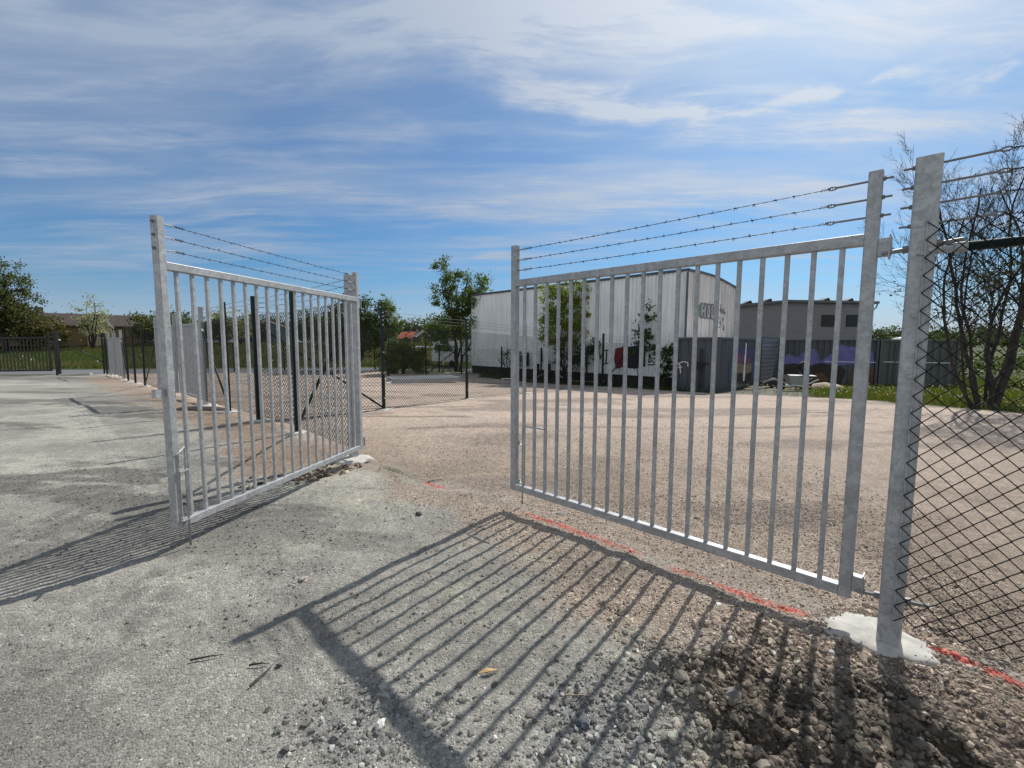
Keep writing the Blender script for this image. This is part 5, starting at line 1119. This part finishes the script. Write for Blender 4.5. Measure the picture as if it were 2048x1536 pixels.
# across the road, left to right
def broad(name, label, x, y, h, w, m, n, z0=0.25, size=0.3, bark='bark', clumps=70, p=0.45, cr=0.5):
    tree(name, label, x, y, [(-w * .25, 0, h * .72), (w * .15, .2, h * .78), (w * .35, -.2, h * .62), (-w * .4, 0, h * .58)],
         [(0, 0, h * (0.62 + z0 * .1), w * .72, w * .7, h * .36, 2.5), (-w * .3, 0, h * .45, w * .6, w * .6, h * .26, 1.4), (w * .33, 0, h * .48, w * .6, w * .6, h * .28, 1.5), (0, 0, h * (.3 + z0 * .2), w * .8, w * .7, h * .18, 1.0)], n, size, M and m, bark, clumps, cr, 'trees across the road', 0.02 * h, 60, p=p)
broad('broadleaf_tree', 'big round-crowned tree standing alone above the black gate', -55.2, 48.5, 10.6, 3.8, 'leaf_olive', 13000, 0.2, 0.20, clumps=260, p=0.5, cr=0.34)
broad('hedge_tree', 'low bronze tree crown merging into the foot of the big round tree', -53.4, 50.5, 4.6, 2.9, 'leaf_brown', 3000, 0.1, 0.28)
broad('blossom_tree', 'small pale blossoming tree in front of the brick house', -49.3, 52.5, 6.4, 2.3, 'leaf_pale', 1300, 0.8, 0.2, clumps=60, cr=0.3)
for i, (x, y, h, w, m, n, lab) in enumerate([
    (-46.5, 57, 4.4, 2.4, 'leaf_olive', 2600, 'low olive tree just right of the gabled house'), (-45.0, 60, 5.0, 2.6, 'leaf_dark', 2600, 'dark bushy tree left of the open leaf\'s outer stile'), (-42.8, 58, 4.2, 2.2, 'leaf_olive', 2400, 'olive bush in line with the outer stile of the open leaf'),
    (-44.5, 68, 6.2, 1.8, 'leaf_pale', 700, 'thin pale tree rising over the bushes beside the outer stile'), (-41.5, 64, 4.2, 2.6, 'leaf_dark', 2400, 'dark tree behind the first closed gate'), (-38.5, 66, 3.6, 2.6, 'leaf_brown', 2400, 'brownish tree right of the closed gate seen through bars'),
    (-36.5, 60, 4.9, 2.0, 'leaf_pale', 800, 'pale blossoming tree seen through the left bars of the open leaf'), (-38.9, 67, 4.4, 2.2, 'leaf_brown', 2200, 'brownish tree left of the blue shed'), (-36.2, 78, 5.6, 2.8, 'leaf_dark', 2600, 'dark round tree rising directly behind the blue shed'),
    (-31.6, 74, 4.6, 2.4, 'leaf_dark', 2400, 'dark tree at the right side of the blue shed'), (-29.6, 68, 5.0, 2.8, 'leaf_dark', 2800, 'dense green tree behind the middle bars of the open leaf'), (-26.5, 70, 4.2, 2.6, 'leaf_dark', 2400, 'dark lower tree behind the right bars of the open leaf'), (-23.3, 66, 4.6, 2.4, 'leaf_olive', 2200, 'olive tree just left of the hinge post'),
    (-39.8, 74, 4.8, 2.4, 'leaf_olive', 2000, 'olive tree left of the blue shed, farther back'), (-31.5, 82, 6.3, 2.6, 'leaf_pale', 700, 'pale thin tree over the dark crowns right of the blue shed')]):
    broad('pale_tree' if m == 'leaf_pale' else 'bushy_tree', lab, x, y, h, w, m, n, 0.1, 0.26)
broad('thin_tree', 'small bare-looking tree over the container row beside the gate post', 36.5, 44.0, 4.3, 1.4, 'leaf_bud', 420, 0.5, 0.16, clumps=40, cr=0.25)
# wooded skyline
def woodland(name, pts, h0, h1, n, size, m, label):
    Pn = []
    for i in range(n // 40):
        k = random.randrange(len(pts) - 1); t = random.random(); a, b = pts[k], pts[k + 1]; x = a[0] + (b[0] - a[0]) * t; y = a[1] + (b[1] - a[1]) * t + random.uniform(-1, 1) * min(4, h1)
        h = random.uniform(h0, h1); w = h * random.uniform(0.25, 0.4); Pn.append(in_ell(40, (x, y, gzf(x, y) + h * 0.52), (w, w, h * 0.5), 0.4))
    tag(leaves(name, np.concatenate(Pn), size, M[m], None), label, 'woods', kind='stuff')
M['leaf_bank'] = leafmat('weed_leaves', (0.05, 0.08, 0.018), (0.11, 0.14, 0.03), 0.4)
M['leaf_far'] = leafmat('distant_leaves', (0.055, 0.075, 0.04), (0.10, 0.125, 0.065), 0.25)
woodland('woodland', [(-200, 150), (-110, 160), (-60, 170), (-20, 165), (10, 160)], 6.5, 10, 30000, 0.9, 'leaf_far', 'far wooded skyline closing the view behind the houses')
woodland('woodland', [(40, 165), (95, 150), (160, 140), (240, 120)], 4.0, 7.5, 26000, 0.8, 'leaf_far', 'far hedges and woods along the right horizon')
woodland('hedgerow', [(60, 70), (80, 62), (110, 58)], 1.2, 2.2, 9000, 0.3, 'leaf_dark', 'dark hedge across the field beyond the bare tree')

woodland('undergrowth', [(20.8, 19.5), (23.5, 20.5), (27, 19.5), (33, 22)], 0.3, 0.75, 4500, 0.10, 'leaf_bank', 'tall green weeds crowding the right end of the container row')
woodland('undergrowth', [(24, 30), (32, 32), (48, 36), (70, 44)], 1.0, 2.0, 9000, 0.2, 'leaf_dark', 'dark scrub across the field behind the bare tree')
# bare many-stemmed tree on the right
def bare_tree():
    x, y = 12.45, 11.6; r = empty('bare_tree', (x, y, gzf(x, y) - 0.05), 0, 'many-stemmed nearly bare tree behind the right mesh fence', 'tree', 'trees around the yard')
    tr = MB(); tw = MB(); tips = []; rr = random.Random(4)
    def grow(p, d, L, rad, depth, mb):
        n = max(4, int(L / 0.22)); pts = [p]; q = Vector(p); dd = Vector(d)
        for i in range(n):
            dd = (dd + Vector((rr.gauss(0, .09), rr.gauss(0, .09), rr.gauss(0.012, .07)))).normalized(); q = q + dd * L / n; pts.append(q.copy())
        (tr if depth < 2 else tw).tube(pts, rad, 7 if depth < 1 else 5 if depth < 2 else 3, rad * (0.38 if depth < 3 else 0.5))
        if depth >= 4 or L < 0.25: tips.extend(pts[-2:]); return
        nb = {0: 10, 1: 7, 2: 5, 3: 2}[depth]
        for k in range(nb):
            t = 0.28 + 0.68 * (k + rr.random()) / nb; b = pts[min(n, int(t * n))]
            s = dd.cross(Vector((rr.gauss(0, 1), rr.gauss(0, 1), rr.gauss(0, 1)))).normalized(); nd = (dd * rr.uniform(.7, 1.0) + s * rr.uniform(.35, .75) + Vector((-0.14, 0, 0.16))).normalized()
            grow(b, nd, L * rr.uniform(.36, .60) * (1.05 - 0.45 * t), max(0.0035, rad * (1 - 0.62 * t) * (0.36 if depth == 0 else 0.5)), depth + 1, mb)
        if depth >= 2: tips.extend(pts[n // 2:])
    for (dx, dy, dz, L, rad, off) in [(-.66, -.05, .80, 5.6, .045, -.22), (-.46, -.1, .92, 6.2, .042, -.18), (-.15, .1, 1, 7.0, .055, -.06), (.06, -.1, 1, 7.2, .05, .1), (.34, .0, .95, 7.4, .095, .22), (.5, .2, .9, 5.4, .045, .28), (-.30, -.3, .95, 6.2, .038, .02), (-.58, .1, .86, 5.6, .032, -.26), (.16, .3, 1, 7.2, .042, .15)]:
        grow(Vector((off, dy * .4, 0)), Vector((dx, dy, dz)).normalized(), L * 0.92, rad, 0, tr)
    # stool where the stems meet
    tr.lathe((0, 0, 0), [(0.36, -0.1), (0.30, 0.08), (0.2, 0.2), (0.0, 0.25)], 14)
    tr.build('trunk', M['bark'], r, True); o = tw.build('twigs', M['bark'], r)
    T = np.array([t[:] for t in tips]); w = np.exp(-((T[:, 2] - 3.1) / 1.3) ** 2) * (T[:, 0] > -0.9); w = w + 0.004; idx = rng.choice(len(T), 2300, p=w / w.sum())
    leaves('leaves', T[idx] + rng.normal(0, .06, (len(idx), 3)), 0.075, M['leaf_bud'], r)
bare_tree()

# grass and flowers
def blades(name, x, y, h, w, m, label, kind='stuff'):
    n = len(x); z = gz(x, y); a = rng.uniform(0, 6.28, n); lean = rng.normal(0, 0.35, (n, 2)); hh = h * rng.uniform(0.5, 1.3, n)
    c, s = np.cos(a) * w / 2, np.sin(a) * w / 2
    V = np.stack([np.stack([x - c, y - s, z - 0.02], 1), np.stack([x + c, y + s, z - 0.02], 1), np.stack([x + lean[:, 0] * hh, y + lean[:, 1] * hh, z + hh], 1)], 1)
    tag(bulk(name, V.reshape(-1, 3), np.arange(3 * n).reshape(n, 3), M[m]), label, 'grass', kind=kind)
def grass():
    n = 230000; x = rng.uniform(8.6, 30, n); y = rng.uniform(6, 30, n); Z = zones(x, y); weedy = ss(0.72, 0.66, x / np.maximum(y, 1) + 0.05 * (fbm(x * 0.8, y * 0.8, 3, 15) - 0.5)) * (y > 12) * (x > 8) * (y < 24)
    k = (Z['lot'] < 0.4) & (rng.uniform(size=n) < (1 - 0.97 * weedy)) & (x < 1.35 * y + 2); x, y = x[k], y[k]
    dry = (fbm(x * 0.7, y * 0.7, 4, 29) + rng.normal(0, 0.08, len(x))) > 0.55
    blades('grass', x[~dry], y[~dry], 0.17, 0.018, 'grass', 'rough green grass between the yard gravel and the containers')
    blades('grass', x[dry], y[dry], 0.15, 0.016, 'grass_dry', 'dry yellowed grass tufts among the rough grass by the containers')
    n = 150000; x = rng.uniform(-75, -2, n); y = rng.uniform(31, 64, n); k = (y > 32.8 + 0.19 * (np.clip(x, -60, 60) + 28)) & (np.abs(x) < y * 1.3); x, y = x[k], y[k]
    dry = (fbm(x * 0.25, y * 0.5, 4, 19) + rng.normal(0, 0.07, len(x))) > 0.52
    blades('grass', x[~dry], y[~dry], 0.28, 0.06, 'grass_bank', 'long green grass on the bank across the road')
    blades('grass', x[dry], y[dry], 0.30, 0.05, 'grass_dry', 'dull dry grass patches on the bank across the road')
    n = 24000; x = rng.uniform(-9.5, 8, n); y = rng.uniform(17, 34, n); Z = zones(x, y); k = (Z['lot'] < 0.3) & (y < 31.2 - (x + 2.8) * 1.04); x, y = x[k], y[k]
    blades('grass', x, y, 0.22, 0.03, 'leaf_dark', 'dark grass and weeds along the foot of the hall')
    for name, nn, m, lab, sz in (('wildflowers', 420, 'petal', 'white seed heads dotting the rough grass by the containers', 0.045), ('dandelions', 420, 'petal_yellow', 'yellow dandelions in the grass under the bare tree', 0.04)):
        x = rng.uniform(9.5, 22, nn * 6); y = rng.uniform(9, 20, nn * 6); Z = zones(x, y); k = np.where((Z['lot'] < 0.3) & (x < 1.3 * y + 2))[0][:nn]
        P = np.stack([x[k], y[k], gz(x[k], y[k]) + rng.uniform(0.10, 0.26, len(k))], 1); V0, F0 = OCT
        V = V0[None] * sz * 0.6 * rng.uniform(0.5, 1.2, (len(P), 1, 1)) + P[:, None]; F = F0[None] + (np.arange(len(P)) * 6)[:, None, None]
        tag(bulk(name, V.reshape(-1, 3), F.reshape(-1, 3), M[m]), lab, 'flowers', kind='stuff')
    x = rng.uniform(-50, -16, 1500); y = rng.uniform(34, 58, 1500); c = fbm(x * .3, y * .3, 2, 9) > 0.55; k = c & (y > 34 + 0.19 * (x + 28)); x, y = x[k], y[k]
    x, y = x[:55], y[:55]; P = np.stack([x, y, gz(x, y) + rng.uniform(0.2, 0.5, len(x))], 1); V0, F0 = OCT
    tag(bulk('wildflowers', (V0[None] * 0.06 + P[:, None]).reshape(-1, 3), (F0[None] + (np.arange(len(P)) * 6)[:, None, None]).reshape(-1, 3), M['petal']), 'white flowers scattered over the grass bank', 'flowers', kind='stuff')
grass()
if empty_at0.users == 0: bpy.data.objects.remove(empty_at0)
